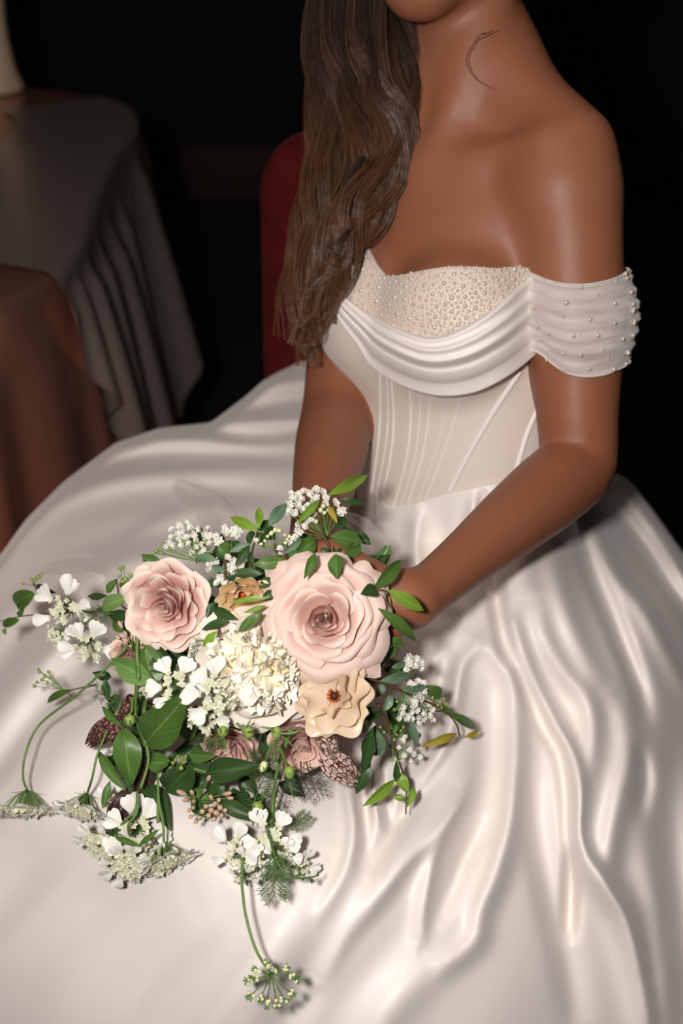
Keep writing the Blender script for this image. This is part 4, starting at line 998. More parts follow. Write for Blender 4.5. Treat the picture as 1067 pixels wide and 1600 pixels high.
def sprig(name, label, cat, stem, leaves, group=None, r=.0011, dz=-.006, smat=None, kind='lance'):
    s = [P3(*p[:2], dz if len(p) < 3 else dz+p[2]) for p in stem]
    t = thing(name, s[0], label, cat, group)
    V, F = tube(spline(s, 8*len(s)), np.linspace(r*1.2, r*.6, 8*len(s)), 6); part('stem', V, F, smat or M.twig, t)
    for lf in leaves:
        lf = list(lf); k = lf[6] if len(lf) > 6 else kind; z = lf[7] if len(lf) > 7 else -.010
        add_leaf(t, *lf[:5], lf[5] if len(lf) > 5 else 'mid', k, z)
    return t
# tiny shared flowers
def pom(seed, n=17, double=True):
    r = np.random.default_rng(seed); its = []
    for i in range(n):
        a = i*2.4; el = .25+1.15*math.sqrt((i+.5)/n); L = 1.0; d = np.array([math.sin(el)*math.cos(a), math.sin(el)*math.sin(a), math.cos(el)])
        sd = nrm(np.cross(d, [0, 0, 1.])); up = np.cross(sd, d)
        U, V = petal_uv(3, 4); w = .27*np.sin(np.pi*(V*.8+.12))
        P = (V*L)[..., None]*d+(U*w)[..., None]*sd+((.10*U**2+.10*V**2))[..., None]*up; its.append((P.reshape(-1, 3), grid_faces(4, 3)))
    V, F = join(its); me = mesh('blossom', V, F, smooth=False); me.materials.append(M.white); return me
POM = [pom(i, 15+i) for i in range(4)]
def small_floret(seed):
    r = np.random.default_rng(seed); its = []
    for i in range(5):
        a = i*2*np.pi/5+r.uniform(-.2, .2); d = np.array([math.cos(a), math.sin(a), .35]); sd = np.array([-math.sin(a), math.cos(a), 0]); sz = r.uniform(.7, 1.15)
        U, V = petal_uv(4, 4); w = .34*sz*np.sin(np.pi*(V*.72+.14)); ln = V*sz*(1-.12*(1-np.abs(U)))
        P = ln[..., None]*d+(U*w)[..., None]*sd+np.array([0, 0, 1.])*(.25*V**2*np.ones_like(U))[..., None]; its.append((P.reshape(-1, 3), grid_faces(4, 4)))
    bv, bf = ball(6, 4); its.append((bv*.24+[0, 0, .22], bf))
    for i in range(5):
        a = i*1.2566+.6; its.append((bv*.09+[.42*math.cos(a), .42*math.sin(a), .55], bf))
    V, F = join(its); me = mesh('floret', V, F); me.materials.append(M.floret); return me
FLO = [small_floret(i) for i in range(4)]
def big_petal(seed):
    """broad petal, two lobed at its end"""
    r = np.random.default_rng(seed); U, V = petal_uv(11, 9)
    w = .40*(.18+.95*V**.8)*(1-.32*V**6); notch = r.uniform(.0, .16)
    ln = V*(1-notch*np.exp(-(U/.30)**2)*V**3-.16*np.abs(U)**3*V); P = np.stack([U*w, ln, .16*V*(1-V)*2+.10*U**2*V+.05*np.sin(3*U+seed)*V], -1)
    me = mesh('outer_petal', P.reshape(-1, 3), grid_faces(9, 11), uv=np.stack([U.ravel(), V.ravel()], 1)); me.materials.append(M.white); return me
BIG = [big_petal(i) for i in range(6)]
bv_, bf_ = ball(8, 6); BUD = mesh('bud', bv_, bf_); BUD.materials.append(M.paleb); GBUD = mesh('green_bud', bv_, bf_); GBUD.materials.append(M.greenbud); PBUD = mesh('bud', bv_, bf_); PBUD.materials.append(M.pinkbud)
def inst(parent, name, me, P, R, s, sc=None):
    off = np.array(parent.location)
    m = mat4(R, np.asarray(P)-off, s)
    if sc is not None: m = m @ Matrix.Diagonal((*sc, 1))
    return ob(name, me, None, parent, m)
def blossoms(t, pts, size=6.4, depth=-.006, n=None, jit=.8, root=None):
    """double white blossoms at px points, each on a pedicel from root"""
    its = []
    for q in pts:
        x, y = q[:2]; s = (q[2] if len(q) > 2 else size)*rng.uniform(.9, 1.1); d = bd(x, y); P = at(x, y, d+depth+rng.uniform(-.004, .003))
        nn = SZ+SX*rng.uniform(-jit, jit)+SY*rng.uniform(-jit*.5, jit); inst(t, 'blossom', POM[rng.integers(4)], P, frame(nn, rng.normal(0, 1, 3)), s*1.45/FPX)
        if root is not None: R_ = P3(*root, -.0); its.append(tube(spline([R_, lerp(R_, P, .6)+SZ*.002-SY*.001, P-nrm(nn)*.001], 6), .00035, 4))
    if its: V, F = join(its); part('pedicels', V, F, M.stem, t)
def buds(t, pts, size=3.2, me=None, root=None, depth=-.008, sc=(1, 1, 1.15)):
    its = []
    for q in pts:
        x, y = q[:2]; P = P3(x, y, depth+rng.uniform(-.004, .002)); s = q[2] if len(q) > 2 else size
        inst(t, 'bud', me or BUD, P, frame(SZ*.5+rng.normal(0, .5, 3)), s*1.13/FPX, sc)
        if root is not None: R_ = P3(*root, 0); its.append(tube(spline([R_, lerp(R_, P, .5)+SX*rng.uniform(-.001, .001), P], 5), .00032, 4))
    if its: V, F = join(its); part('pedicels', V, F, M.stem, t)
def lace_flower(c, n, R, stem, label, nbig=8, cat='flower', group='white lace flowers in the bouquet', nsm=12, bs=1.0, green=False, up=SY, cone_=.8, spread=1.0, dome=.35):
    """umbel: rays fan from the stem end to florets; n looks out of the flower's face; R metres"""
    n = nrm(n); A = frame(n, up); hub = c-n*R*cone_
    t = thing('lace_flower', hub, label, cat, group); V, F = tube(spline([*stem, hub+(np.asarray(stem[-1])-hub)*.001], 8*max(2, len(stem))) if len(stem) else [hub-n*.02, hub], .0010, 7); part('stem', V, F, M.stem, t)
    rays = []; spots = []
    no = max(5, nbig//2+2)
    for i in range(no):
        a = 2*np.pi*i/no+rng.uniform(-.15, .15); r = R*rng.uniform(.58, .72)*spread; spots.append((a, r, True))
    for i in range(nsm):
        a = rng.uniform(0, 6.28); r = R*.52*math.sqrt(rng.uniform(0, 1)); spots.append((a, r, False))
    left = nbig
    for a, r, outer in spots:
        loc = np.array([r*math.cos(a), r*math.sin(a), dome*(R-r)*.6+rng.uniform(-.03, .03)*R]); P = c+A@loc
        rays.append(tube(spline([hub, lerp(hub, P, .5)+A@(loc*[.12, .12, 0]), P], 5), .00042, 4))
        q = frame(nrm(n*1.0+A@np.array([math.cos(a), math.sin(a), 0])*(.45 if outer else .1)+rng.normal(0, .15, 3)), rng.normal(0, 1, 3))
        inst(t, 'floret', FLO[rng.integers(4)], P, q, R*(.21 if outer else .19)*rng.uniform(.85, 1.2))
        if outer and left > 0:
            for da in (-.42, .28)[:min(2, left)]:
                dl = np.array([math.cos(a+da), math.sin(a+da), rng.uniform(-.05, .3)]); y = A@nrm(dl); z = nrm(n-y*np.dot(n, y)+rng.normal(0, .12, 3)); x = nrm(np.cross(y, z)); z = np.cross(x, y)
                inst(t, 'outer_petal', BIG[rng.integers(6)], P+n*.0006, np.stack([x, y, z], 1), R*rng.uniform(.60, .76)*bs); left -= 1
    V, F = join(rays); part('rays', V, F, M.stem, t)
    br = []
    for i in range(5):
        a = 2*np.pi*i/5; d = A@np.array([math.cos(a)*.8, math.sin(a)*.8, .3]); P, F, uv = leaf_geo(hub, hub+nrm(d)*R*.55, R*.07, n, 'lance', .1, 3, 6); br.append((P, F))
    V, F = join(br); part('bracts', V, F, M.frond, t)
    return t
def fern(pts, label, ln=.012, n=9, m=None, group='feathery greenery', r=.0005, dz=-.008, sub=3, mid=None):
    """feathery frond: side branches that split again"""
    s = spline([P3(*p[:2], dz+(p[2] if len(p) > 2 else 0)) for p in pts], 30); t = thing('feathery_frond', s[0], label, 'foliage', group); tg = nrm(np.gradient(s, axis=0)); its = [tube(s, np.linspace(r*1.5, r*.7, 30), 5)]
    for i in range(n):
        k = int(4+25*i/n); side = 1 if i % 2 else -1; l = ln*(1-.55*abs(i/n-.4))
        x = nrm(np.cross(tg[k], SZ))*side; d = nrm(tg[k]*.9+x+SZ*rng.uniform(-.3, .4)); e = s[k]+d*l; its.append(tube(spline([s[k], lerp(s[k], e, .5)+SZ*.0006, e], 4), r*.65, 3))
        for j in range(sub):
            f = .35+.6*j/sub
            for sg in (-1, 1):
                dd = nrm(d+sg*.8*nrm(np.cross(d, SZ))+SZ*rng.uniform(-.2, .4)); a = lerp(s[k], e, f); its.append(tube([a, a+dd*l*.34, a+dd*l*.40+d*l*.05], [r*.55, r*.5, r*.2], 3))
    V, F = join(its); part('frond_blades', V, F, m or M.frond, t)
    return t
G_SP = 'spirea sprays in the bouquet'; G_LF = 'leafy stems in the bouquet'
# ---- top right spirea, over the largest rose
t = sprig('spirea_spray', 'white spirea spray standing highest in the bouquet above the largest rose', 'flower', [(512, 880), (514, 855), (505, 835), (500, 800), (505, 785)],
 [(512, 774, 577, 741, 17, 'lime', 'toothed', -.02), (530, 781, 571, 788, 11, 'dark', 'toothed', -.005), (499, 781, 464, 818, 11, 'lime', 'lance', -.022), (513, 790, 526, 816, 9, 'yellow', 'lance', -.018),
  (516, 838, 568, 846, 25, 'mid', 'toothed', -.016), (536, 872, 566, 848, 20, 'mid', 'toothed', -.012), (556, 830, 579, 851, 15, 'dark', 'toothed', .0), (524, 824, 541, 808, 17, 'dark', 'broad', -.004),
  (494, 843, 462, 866, 22, 'mid', 'toothed', -.006), (493, 864, 475, 904, 14, 'mid', 'toothed', -.058), (526, 866, 525, 904, 23, 'mid', 'toothed', -.060), (502, 856, 516, 873, 12, 'dark', 'broad', -.016),
  (472, 842, 443, 866, 10, 'grey', 'lance', -.016), (540, 848, 552, 866, 14, 'dark', 'broad', -.006), (530, 850, 520, 872, 14, 'dark', 'broad', -.004)], G_SP)
blossoms(t, [(466, 773), (476, 769), (458, 781), (451, 790), (463, 788), (473, 782), (450, 801), (459, 800), (470, 797), (486, 770), (494, 766), (503, 770), (510, 778), (497, 777), (489, 782), (507, 787), (454, 772, 5), (481, 790, 5)], root=(508, 835))
blossoms(t, [(534, 798, 8.2), (525, 788, 6), (528, 805, 5), (466, 830, 7), (462, 841, 5.5), (468, 820, 5.5), (480, 812, 6), (490, 804, 5.5), (478, 822, 5), (522, 783, 5)], root=(510, 838))
buds(t, [(505, 791, 4), (501, 797, 4), (488, 812, 4.5), (494, 815, 3.6), (513, 797, 3.2), (507, 801, 3.2)], root=(510, 836))
# ---- bud sprig left of it
t = sprig('spirea_spray', 'budding spirea twig with few open blossoms beside the forearm', 'flower', [(436, 900), (434, 870), (428, 850)],
 [(421, 822, 447, 785, 19, 'grey', 'broad', -.012), (397, 882, 452, 876, 19, 'mid', 'toothed', -.018), (420, 830, 405, 852, 13, 'dark', 'broad', -.004), (440, 868, 425, 892, 13, 'dark', 'broad', -.010), (450, 860, 474, 876, 14, 'mid', 'broad', -.010),
  (432, 842, 416, 822, 20, 'dark', 'broad', .0)], G_SP)
buds(t, [(424, 833, 4), (430, 828, 3.6), (436, 829, 3.6), (449, 843, 3), (452, 838, 3), (446, 848, 3), (414, 845, 3), (408, 850, 2.8), (456, 842, 3), (445, 836, 2.8), (476, 868, 3.4), (418, 838, 3)], root=(431, 860))
blossoms(t, [(452, 848, 5), (438, 858, 5), (436, 866, 4.5), (400, 846, 5)], root=(431, 862))
# ---- left-hand leaf twig
sprig('leafy_twig', 'lime tipped leaf twig above the peach ranunculus', 'foliage', [(390, 905), (392, 870), (403, 828)],
 [(404, 829, 356, 806, 15, 'lime', 'toothed', -.022), (404, 826, 405, 792, 12, 'lime', 'toothed', -.022), (402, 828, 428, 812, 15, 'dark', 'broad', -.004), (392, 850, 359, 862, 12, 'grey', 'lance', -.016), (390, 852, 368, 884, 13, 'dark', 'lance', -.016),
  (385, 858, 398, 892, 9, 'dark', 'lance', -.010), (410, 897, 356, 897, 16, 'dark', 'toothed', -.010), (395, 830, 388, 852, 14, 'dark', 'broad', .0), (404, 832, 412, 856, 15, 'mid', 'broad', .0)], G_LF)
# ---- white spirea above the pink rose
t = sprig('spirea_spray', 'fluffy white spirea mass above the pink cupped rose', 'flower', [(345, 905), (338, 880), (318, 850)],
 [(338, 874, 303, 869, 12, 'grey', 'lance', -.018), (353, 891, 328, 884, 10, 'grey', 'lance', -.016), (346, 868, 356, 846, 16, 'mid', 'round', -.006), (318, 862, 306, 880, 10, 'dark', 'lance', -.004)], G_SP)
blossoms(t, [(270, 829, 5.5), (280, 822, 5.5), (290, 818, 5.5), (277, 835, 5.5), (288, 830, 5.5), (298, 824, 5), (268, 840, 5), (281, 843, 5.5), (292, 841, 5.5), (302, 835, 5.5), (312, 826, 5), (318, 833, 5.5), (308, 843, 5.5), (296, 850, 5), (284, 853, 5), (272, 851, 5),
   (322, 842, 5.5), (315, 850, 5.5), (305, 856, 5), (326, 826, 4.6), (262, 848, 4.6), (257, 856, 4.4), (330, 836, 4.6), (320, 858, 4.5), (328, 850, 4.6), (298, 862, 4.4), (312, 864, 4.4)], root=(325, 878))
buds(t, [(250, 858, 3), (245, 861, 3.4), (254, 850, 3), (266, 858, 3), (322, 846, 3), (304, 848, 2.6), (276, 846, 2.6), (252, 864, 3), (240, 864, 3), (326, 862, 2.6), (300, 829, 2.6), (288, 846, 2.6)], root=(320, 880), me=GBUD)
t = sprig('spirea_spray', 'pair of double white blossoms left of the lime leaves', 'flower', [(352, 905), (352, 870), (352, 845)], [(350, 870, 362, 850, 12, 'mid', 'round', -.004)], G_SP)
blossoms(t, [(370, 832, 9), (352, 832, 7), (342, 846, 7.5), (352, 824, 5), (338, 838, 5)], root=(352, 862), jit=.5)
t = sprig('spirea_spray', 'white blossoms in the gap right of the pink cupped rose', 'flower', [(352, 930), (350, 905), (352, 890)], [(340, 905, 322, 918, 12, 'dark', 'lance', .0), (356, 900, 376, 912, 12, 'dark', 'lance', .0)], G_SP)
blossoms(t, [(328, 880, 6), (336, 878, 6), (324, 888, 5), (364, 876, 7), (372, 882, 7), (360, 886, 7), (366, 892, 6), (355, 872, 5), (344, 902, 5.5), (350, 910, 5), (340, 912, 5), (378, 890, 5)], root=(350, 905))
# ---- right-hand leaves by the wrist
sprig('leafy_twig', 'serrated leaf twig reaching right towards the wrist', 'foliage', [(560, 945, -.02), (582, 922, -.048), (607, 924, -.065)],
 [(584, 919, 627, 875, 22, 'mid', 'toothed', -.055), (588, 922, 565, 927, 22, 'dark', 'broad', -.060), (605, 922, 662, 954, 19, 'lime', 'toothed', -.075), (590, 950, 658, 1004, 17, 'mid', 'toothed', -.078), (602, 926, 611, 948, 6, 'yellow', 'lance', -.03), (607, 1000, 634, 1008, 16, 'mid', 'broad', -.02)], G_LF)
# ---- right spirea trail
t = sprig('spirea_spray', 'grey leaved spirea trail with white clusters right of the beige ranunculus', 'flower', [(565, 1055), (600, 1068), (640, 1085), (690, 1108), (712, 1130), (718, 1150)],
 [(594, 1064, 644, 1055, 15, 'grey', 'lance', -.016), (612, 1043, 636, 1035, 10, 'grey', 'lance', -.010), (574, 1052, 607, 1030, 8, 'grey', 'lance', -.012), (606, 1032, 620, 1008, 11, 'mid', 'lance', -.006), (630, 1080, 666, 1071, 11, 'grey', 'lance', -.012), (666, 1074, 690, 1087, 19, 'mid', 'round', -.004),
  (698, 1111, 748, 1141, 13, 'mid', 'toothed', -.014), (714, 1146, 660, 1166, 12, 'yellow', 'lance', -.018), (726, 1152, 749, 1141, 9, 'yellow', 'lance', -.01), (640, 1124, 652, 1171, 12, 'grey', 'lance', -.02), (600, 1066, 588, 1090, 12, 'grey', 'lance', .0), (576, 1060, 560, 1078, 12, 'dark', 'lance', .0), (612, 1086, 600, 1110, 13, 'grey', 'round', .0), (690, 1100, 702, 1118, 10, 'mid', 'lance', .0)], G_SP)
blossoms(t, [(634, 1028, 5.5), (642, 1026, 6), (650, 1030, 6), (656, 1036, 5.5), (640, 1036, 6), (648, 1042, 6), (657, 1043, 5), (636, 1044, 5)], root=(625, 1062))
blossoms(t, [(638, 1066, 5.5), (646, 1072, 5.5), (652, 1064, 5.5), (661, 1068, 5.5), (664, 1078, 5.5), (656, 1086, 6), (650, 1092, 5.5), (660, 1093, 5)], root=(622, 1078))
blossoms(t, [(628, 1104, 5.5), (626, 1114, 6), (634, 1120, 6), (641, 1112, 5.5), (647, 1104, 6), (652, 1110, 5), (642, 1124, 5.5), (622, 1122, 5)], root=(630, 1082))
blossoms(t, [(668, 1100, 5.5), (674, 1108, 5.5), (664, 1112, 5.5), (670, 1120, 6), (662, 1124, 5.5), (656, 1130, 5), (676, 1126, 5), (652, 1120, 5)], root=(655, 1092), depth=.0)
buds(t, [(676, 1090, 2.6), (682, 1094, 2.4), (688, 1098, 2.4), (694, 1092, 2.2), (684, 1102, 2.4), (620, 1096, 2.4), (616, 1108, 2.4), (690, 1106, 2.2), (698, 1100, 2.2)], root=(690, 1112), me=GBUD)
# ---- lower right
t = sprig('spirea_spray', 'white cluster and dark strap leaves right of the veined pitcher', 'flower', [(560, 1085), (576, 1120), (582, 1150), (578, 1195)],
 [(581, 1136, 567, 1212, 17, 'dark', 'lance', -.020), (577, 1192, 556, 1242, 22, 'dark', 'broad', -.014), (565, 1112, 596, 1116, 24, 'dark', 'broad', -.014), (588, 1140, 598, 1184, 15, 'grey', 'lance', -.012), (552, 1110, 545, 1135, 14, 'dark', 'broad', .0), (536, 1182, 544, 1208, 14, 'mid', 'toothed', .004)], G_SP)
blossoms(t, [(560, 1132, 5.5), (568, 1126, 6), (576, 1124, 5.5), (566, 1136, 6), (574, 1134, 6), (582, 1130, 5), (558, 1138, 4.5), (570, 1142, 5.5), (578, 1140, 4.5)], root=(568, 1112))
t = sprig('spirea_spray', 'lowest right spirea trail ending in lime leaves', 'flower', [(590, 1100), (608, 1140), (620, 1180), (634, 1225), (634, 1272)],
 [(617, 1218, 567, 1260, 17, 'lime', 'lance', -.022), (618, 1222, 620, 1190, 10, 'dark', 'lance', -.016), (621, 1208, 638, 1240, 18, 'lime', 'broad', -.014), (648, 1230, 635, 1262, 11, 'lime', 'toothed', -.012), (632, 1248, 614, 1244, 10, 'lime', 'toothed', -.016), (600, 1160, 586, 1182, 13, 'grey', 'lance', -.004), (608, 1150, 622, 1132, 9, 'mid', 'lance', .0)], G_SP)
blossoms(t, [(628, 1158, 4.5), (634, 1152, 4.5), (646, 1158, 4.5), (652, 1166, 5), (640, 1172, 5), (632, 1178, 4.5), (648, 1178, 4.5), (656, 1182, 4.4), (640, 1188, 4.4), (622, 1168, 4), (655, 1150, 4.4), (628, 1186, 4)], root=(618, 1178))
buds(t, [(592, 1150, 2.4), (596, 1158, 2.4), (590, 1166, 2.4), (600, 1144, 2.4), (584, 1178, 2.6), (620, 1148, 2.4), (626, 1142, 2.4), (630, 1136, 2.2), (616, 1156, 2.4), (612, 1188, 3), (634, 1164, 2.6), (622, 1190, 2.4), (594, 1136, 2.2)], root=(612, 1168), me=GBUD)
# ---- leaves round the peach flower and peony
sprig('leafy_twig', 'narrow leaves crossing in front of the peach ranunculus', 'foliage', [(440, 950), (424, 940), (414, 936)],
 [(420, 934, 358, 941, 9, 'lime', 'lance', -.034), (416, 946, 380, 958, 7, 'lime', 'lance', -.03), (410, 958, 371, 986, 15, 'mid', 'toothed', -.030), (428, 925, 408, 935, 16, 'dark', 'broad', -.016), (424, 905, 405, 918, 16, 'dark', 'broad', -.01)], G_LF)
sprig('leafy_twig', 'dark glossy leaves between the pink rose and the peony', 'foliage', [(350, 1010), (342, 985), (340, 955)],
 [(334, 952, 371, 968, 16, 'dark', 'broad', -.008), (356, 970, 314, 984, 14, 'dark', 'broad', -.012), (340, 986, 316, 1010, 12, 'lime', 'lance', -.014), (336, 940, 322, 965, 12, 'dark', 'lance', .0)], G_LF)
# ---- large leaves, left
def one_leaf(label, stem, lf, r=.0012):
    return sprig('leaf_stem', label, 'foliage', stem, lf, G_LF, r, smat=M.stem)
one_leaf('broad veined leaf spread open under the pink cupped rose', [(240, 1090), (236, 1070), (226, 1040)], [(240, 1062, 174, 1030, 36, 'light', 'broad', -.016), (236, 1074, 226, 1000, 44, 'mid', 'broad', -.010), (262, 1060, 248, 1010, 40, 'dark', 'broad', .004)])
one_leaf('largest pointed green leaf lying over the lace flowers', [(215, 1168), (226, 1164), (236, 1160)], [(228, 1160, 298, 1082, 62, 'mid', 'broad', -.034)])
one_leaf('hanging oval leaf with pale midrib, lower left of the bouquet', [(190, 1120), (192, 1135), (192, 1146)], [(192, 1138, 206, 1232, 42, 'mid', 'broad', -.028), (154, 1174, 192, 1234, 17, 'mid', 'lance', -.020), (160, 1104, 192, 1136, 12, 'mid', 'lance', -.016)])
one_leaf('small round leaf on a straight stalk below the largest pointed leaf', [(247, 1285), (247, 1240), (246, 1205)], [(234, 1192, 264, 1192, 28, 'mid', 'round', -.022)])
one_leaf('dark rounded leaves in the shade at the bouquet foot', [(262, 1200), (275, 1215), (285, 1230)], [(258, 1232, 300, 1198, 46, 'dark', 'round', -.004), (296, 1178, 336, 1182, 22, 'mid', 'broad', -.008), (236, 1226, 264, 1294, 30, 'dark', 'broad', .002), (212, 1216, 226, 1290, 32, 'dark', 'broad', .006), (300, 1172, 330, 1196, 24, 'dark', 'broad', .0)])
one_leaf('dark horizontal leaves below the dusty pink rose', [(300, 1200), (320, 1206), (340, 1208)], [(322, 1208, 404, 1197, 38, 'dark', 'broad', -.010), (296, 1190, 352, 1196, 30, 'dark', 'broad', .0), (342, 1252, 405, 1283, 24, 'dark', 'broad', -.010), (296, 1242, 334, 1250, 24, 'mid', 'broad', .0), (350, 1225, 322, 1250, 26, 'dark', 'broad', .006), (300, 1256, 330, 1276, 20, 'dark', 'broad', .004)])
one_leaf('slim green leaf curling in front of the lowest lace flowers', [(180, 1306), (184, 1312), (190, 1316)], [(180, 1308, 216, 1322, 9, 'mid', 'lance', -.026), (216, 1322, 249, 1296, 8, 'mid', 'lance', -.026), (172, 1220, 160, 1264, 12, 'mid', 'lance', -.02)])
sprig('leafy_twig', 'rounded leaves on the twig left of the lace flowers', 'foliage', [(150, 960), (100, 945), (70, 925), (52, 912)],
 [(53, 926, 19, 946, 27, 'mid', 'round', -.010), (56, 918, 84, 926, 15, 'dark', 'broad', -.004)], G_LF)
t = sprig('leafy_twig', 'thin twig with small leaves at the far left tip of the bouquet', 'foliage', [(160, 955), (90, 958), (40, 962), (-6, 972)], [(30, 968, -2, 978, 14, 'mid', 'broad', -.006), (28, 962, 38, 950, 9, 'mid', 'broad', -.006), (6, 982, 10, 992, 7, 'lime', 'lance', -.004)], G_LF, .0007)
sprig('leafy_twig', 'leaf cluster left of the pink cupped rose', 'foliage', [(215, 960), (190, 945), (182, 905)],
 [(168, 930, 137, 932, 10, 'dark', 'lance', -.006), (167, 926, 184, 904, 14, 'mid', 'broad', -.006), (160, 950, 204, 930, 24, 'light', 'broad', -.008), (190, 920, 200, 905, 14, 'mid', 'broad', -.002), (206, 960, 168, 962, 18, 'dark', 'broad', .0), (196, 985, 170, 968, 16, 'mid', 'broad', .0), (214, 990, 190, 965, 24, 'dark', 'broad', .004), (180, 958, 150, 952, 9, 'mid', 'lance', -.004)], G_LF)
sprig('leafy_twig', 'low leaf above the long drooping stem', 'foliage', [(150, 1070), (112, 1078), (96, 1082)], [(112, 1078, 68, 1098, 12, 'mid', 'lance', -.004), (165, 1062, 170, 1098, 15, 'dark', 'broad', .0)], G_LF, .0006)
for lab, pts, root in (('buds on the thin twig above the far left leaf', [(55, 905, 3.6), (60, 902, 4), (50, 906, 3.4), (36, 912, 2.6), (64, 899, 3.4)], (52, 915)), ('pale buds beside the top left edge of the pink rose', [(188, 888, 3.6), (192, 886, 3.4), (186, 900, 3), (196, 905, 4.5), (200, 912, 5), (192, 908, 4), (204, 900, 3.4)], (196, 920)),
        ('greenish buds low left of the lace flowers', [(62, 1050, 3.2), (70, 1056, 3.6), (76, 1050, 3), (66, 1062, 3.6), (58, 1066, 3), (54, 1072, 3.2), (80, 1058, 3.4), (74, 1066, 3), (84, 1066, 3), (60, 1046, 2.6)], (100, 1078))):
    t = sprig('bud_twig', lab, 'flower', [(root[0]+(16 if root[0] < 150 else 6), root[1]+14), root], [], 'bud twigs in the bouquet', .0005); buds(t, pts, me=GBUD, root=root)
# dark filling leaves, deep inside
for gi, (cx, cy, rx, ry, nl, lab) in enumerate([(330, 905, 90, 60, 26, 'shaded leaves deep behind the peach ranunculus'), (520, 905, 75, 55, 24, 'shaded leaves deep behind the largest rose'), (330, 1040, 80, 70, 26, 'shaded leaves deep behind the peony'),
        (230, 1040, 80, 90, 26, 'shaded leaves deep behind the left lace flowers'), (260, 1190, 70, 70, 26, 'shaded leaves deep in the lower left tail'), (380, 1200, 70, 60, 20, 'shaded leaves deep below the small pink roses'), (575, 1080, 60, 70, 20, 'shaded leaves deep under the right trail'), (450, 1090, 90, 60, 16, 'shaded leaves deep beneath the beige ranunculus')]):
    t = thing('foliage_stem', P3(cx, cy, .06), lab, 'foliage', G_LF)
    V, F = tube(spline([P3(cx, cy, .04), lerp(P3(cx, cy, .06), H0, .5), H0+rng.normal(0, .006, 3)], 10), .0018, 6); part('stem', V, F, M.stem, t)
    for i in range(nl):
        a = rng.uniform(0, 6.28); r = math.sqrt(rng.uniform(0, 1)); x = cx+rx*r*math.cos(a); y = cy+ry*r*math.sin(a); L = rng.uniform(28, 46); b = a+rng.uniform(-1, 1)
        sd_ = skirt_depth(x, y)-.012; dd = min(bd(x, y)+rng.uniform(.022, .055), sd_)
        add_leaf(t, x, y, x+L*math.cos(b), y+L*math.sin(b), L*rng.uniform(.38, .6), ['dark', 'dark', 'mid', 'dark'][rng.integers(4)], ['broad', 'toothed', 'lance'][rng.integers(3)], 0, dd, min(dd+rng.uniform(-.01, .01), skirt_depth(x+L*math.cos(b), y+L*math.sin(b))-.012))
# ------------------------------------------------------------------ lace flowers
pxm = lambda r: r*1.08/FPX
def LF(x, y, r, label, tilt=(0, 0), dz=-.018, n=None, stem=None, **kw):
    c = P3(x, y, dz); nn = SZ+SX*tilt[0]+SY*tilt[1] if n is None else np.asarray(n, float)
    hub = c-nrm(nn)*pxm(r)*kw.get('cone_', .8); st = [hub-nrm(nn)*.02+SX*.004, hub] if stem is None else [P3(*q) for q in stem]+[hub]
    return lace_flower(c, nn, pxm(r), st, label, **kw)
LF(100, 950, 40, 'lace flower at the far left with wide spaced large petals', (-.3, .1), nbig=7, bs=1.15)
LF(138, 1010, 38, 'lace flower with fan of petals right of the long drooping stem top', (.1, -.25), nbig=8, bs=1.1)
LF(88, 990, 26, 'small floret cluster between the two far left lace flowers', (-.5, 0), nbig=2, nsm=16)
LF(276, 1072, 36, 'flat white lace flower with clover-like petals left of the peony', (-.1, .1), nbig=9, bs=1.05, dz=-.03)
LF(340, 1083, 42, 'largest lace flower, overlapping the left edge of the peony', (.1, .05), nbig=12, dz=-.036, bs=.95)
LF(318, 1122, 34, 'lace flower of tiny florets under the peony edge', (-.1, -.3), nbig=3, nsm=26, dz=-.028)
LF(255, 1095, 26, 'half hidden lace flower behind the largest pointed leaf', (-.1, -.2), nbig=3, dz=-.010)
LF(226, 1064+15, 16, 'tiny lace floret group above the round seed head', (0, -.4), nbig=2, nsm=6, dz=.0)
LF(424, 1312, 38, 'front lace flower of the lower middle cluster', (.05, .15), nbig=9, dz=-.012, bs=1.05)
LF(368, 1330, 34, 'left lace flower of the lower middle cluster, petals sideways', (-.55, .1), nbig=7, dz=-.012, bs=1.1)
LF(395, 1346, 26, 'small lace flower between the lower middle pair', (-.1, -.2), nbig=5, dz=-.012)
LF(440, 1338, 26, 'lace flower at the lower right of the middle cluster', (.25, -.2), nbig=6, dz=-.008)
LF(468, 1354, 26, 'pale lace flower lying on the skirt right of the lower cluster', (.4, -.3), nbig=5, dz=.006)
LF(378, 1368, 22, 'lowest petals hanging under the middle lace cluster', (-.3, -.6), nbig=5, dz=-.004)
LF(212, 1300, 42, 'open lace flower inside the drooping ring of umbels', (.15, .15), nbig=10, dz=.0, bs=1.1)
LF(178, 1250, 24, 'lace flower peeping out above the curling green leaf', (.1, .1), nbig=5, dz=-.004)
dn = -SY
LF(40, 1262, 56, 'side-on umbel hanging from the long arched stem at far left', n=dn+SZ*.40, stem=[(214, 985, .01), (196, 1012, -.01), (172, 1038, -.02), (120, 1086, -.035), (62, 1132, -.05), (40, 1178, -.045), (36, 1215, -.03)], nbig=18, nsm=34, cone_=.55, dz=-.012, bs=.6, dome=.1)
LF(128, 1262, 44, 'side-on umbel nodding beside the hanging oval leaf', n=dn+SZ*.7+SX*-.3, stem=[(168, 1140, -.02), (152, 1180, -.03), (144, 1215, -.026)], nbig=14, nsm=30, cone_=.6, dz=-.010, bs=.7)
LF(262, 1340, 44, 'side-on umbel at the lower end of the straight stalk', n=dn+SZ*.55+SX*.35, stem=[(247, 1200, -.02), (248, 1250, -.02), (255, 1290, -.016)], nbig=16, nsm=30, cone_=.6, dz=-.010, bs=.7)
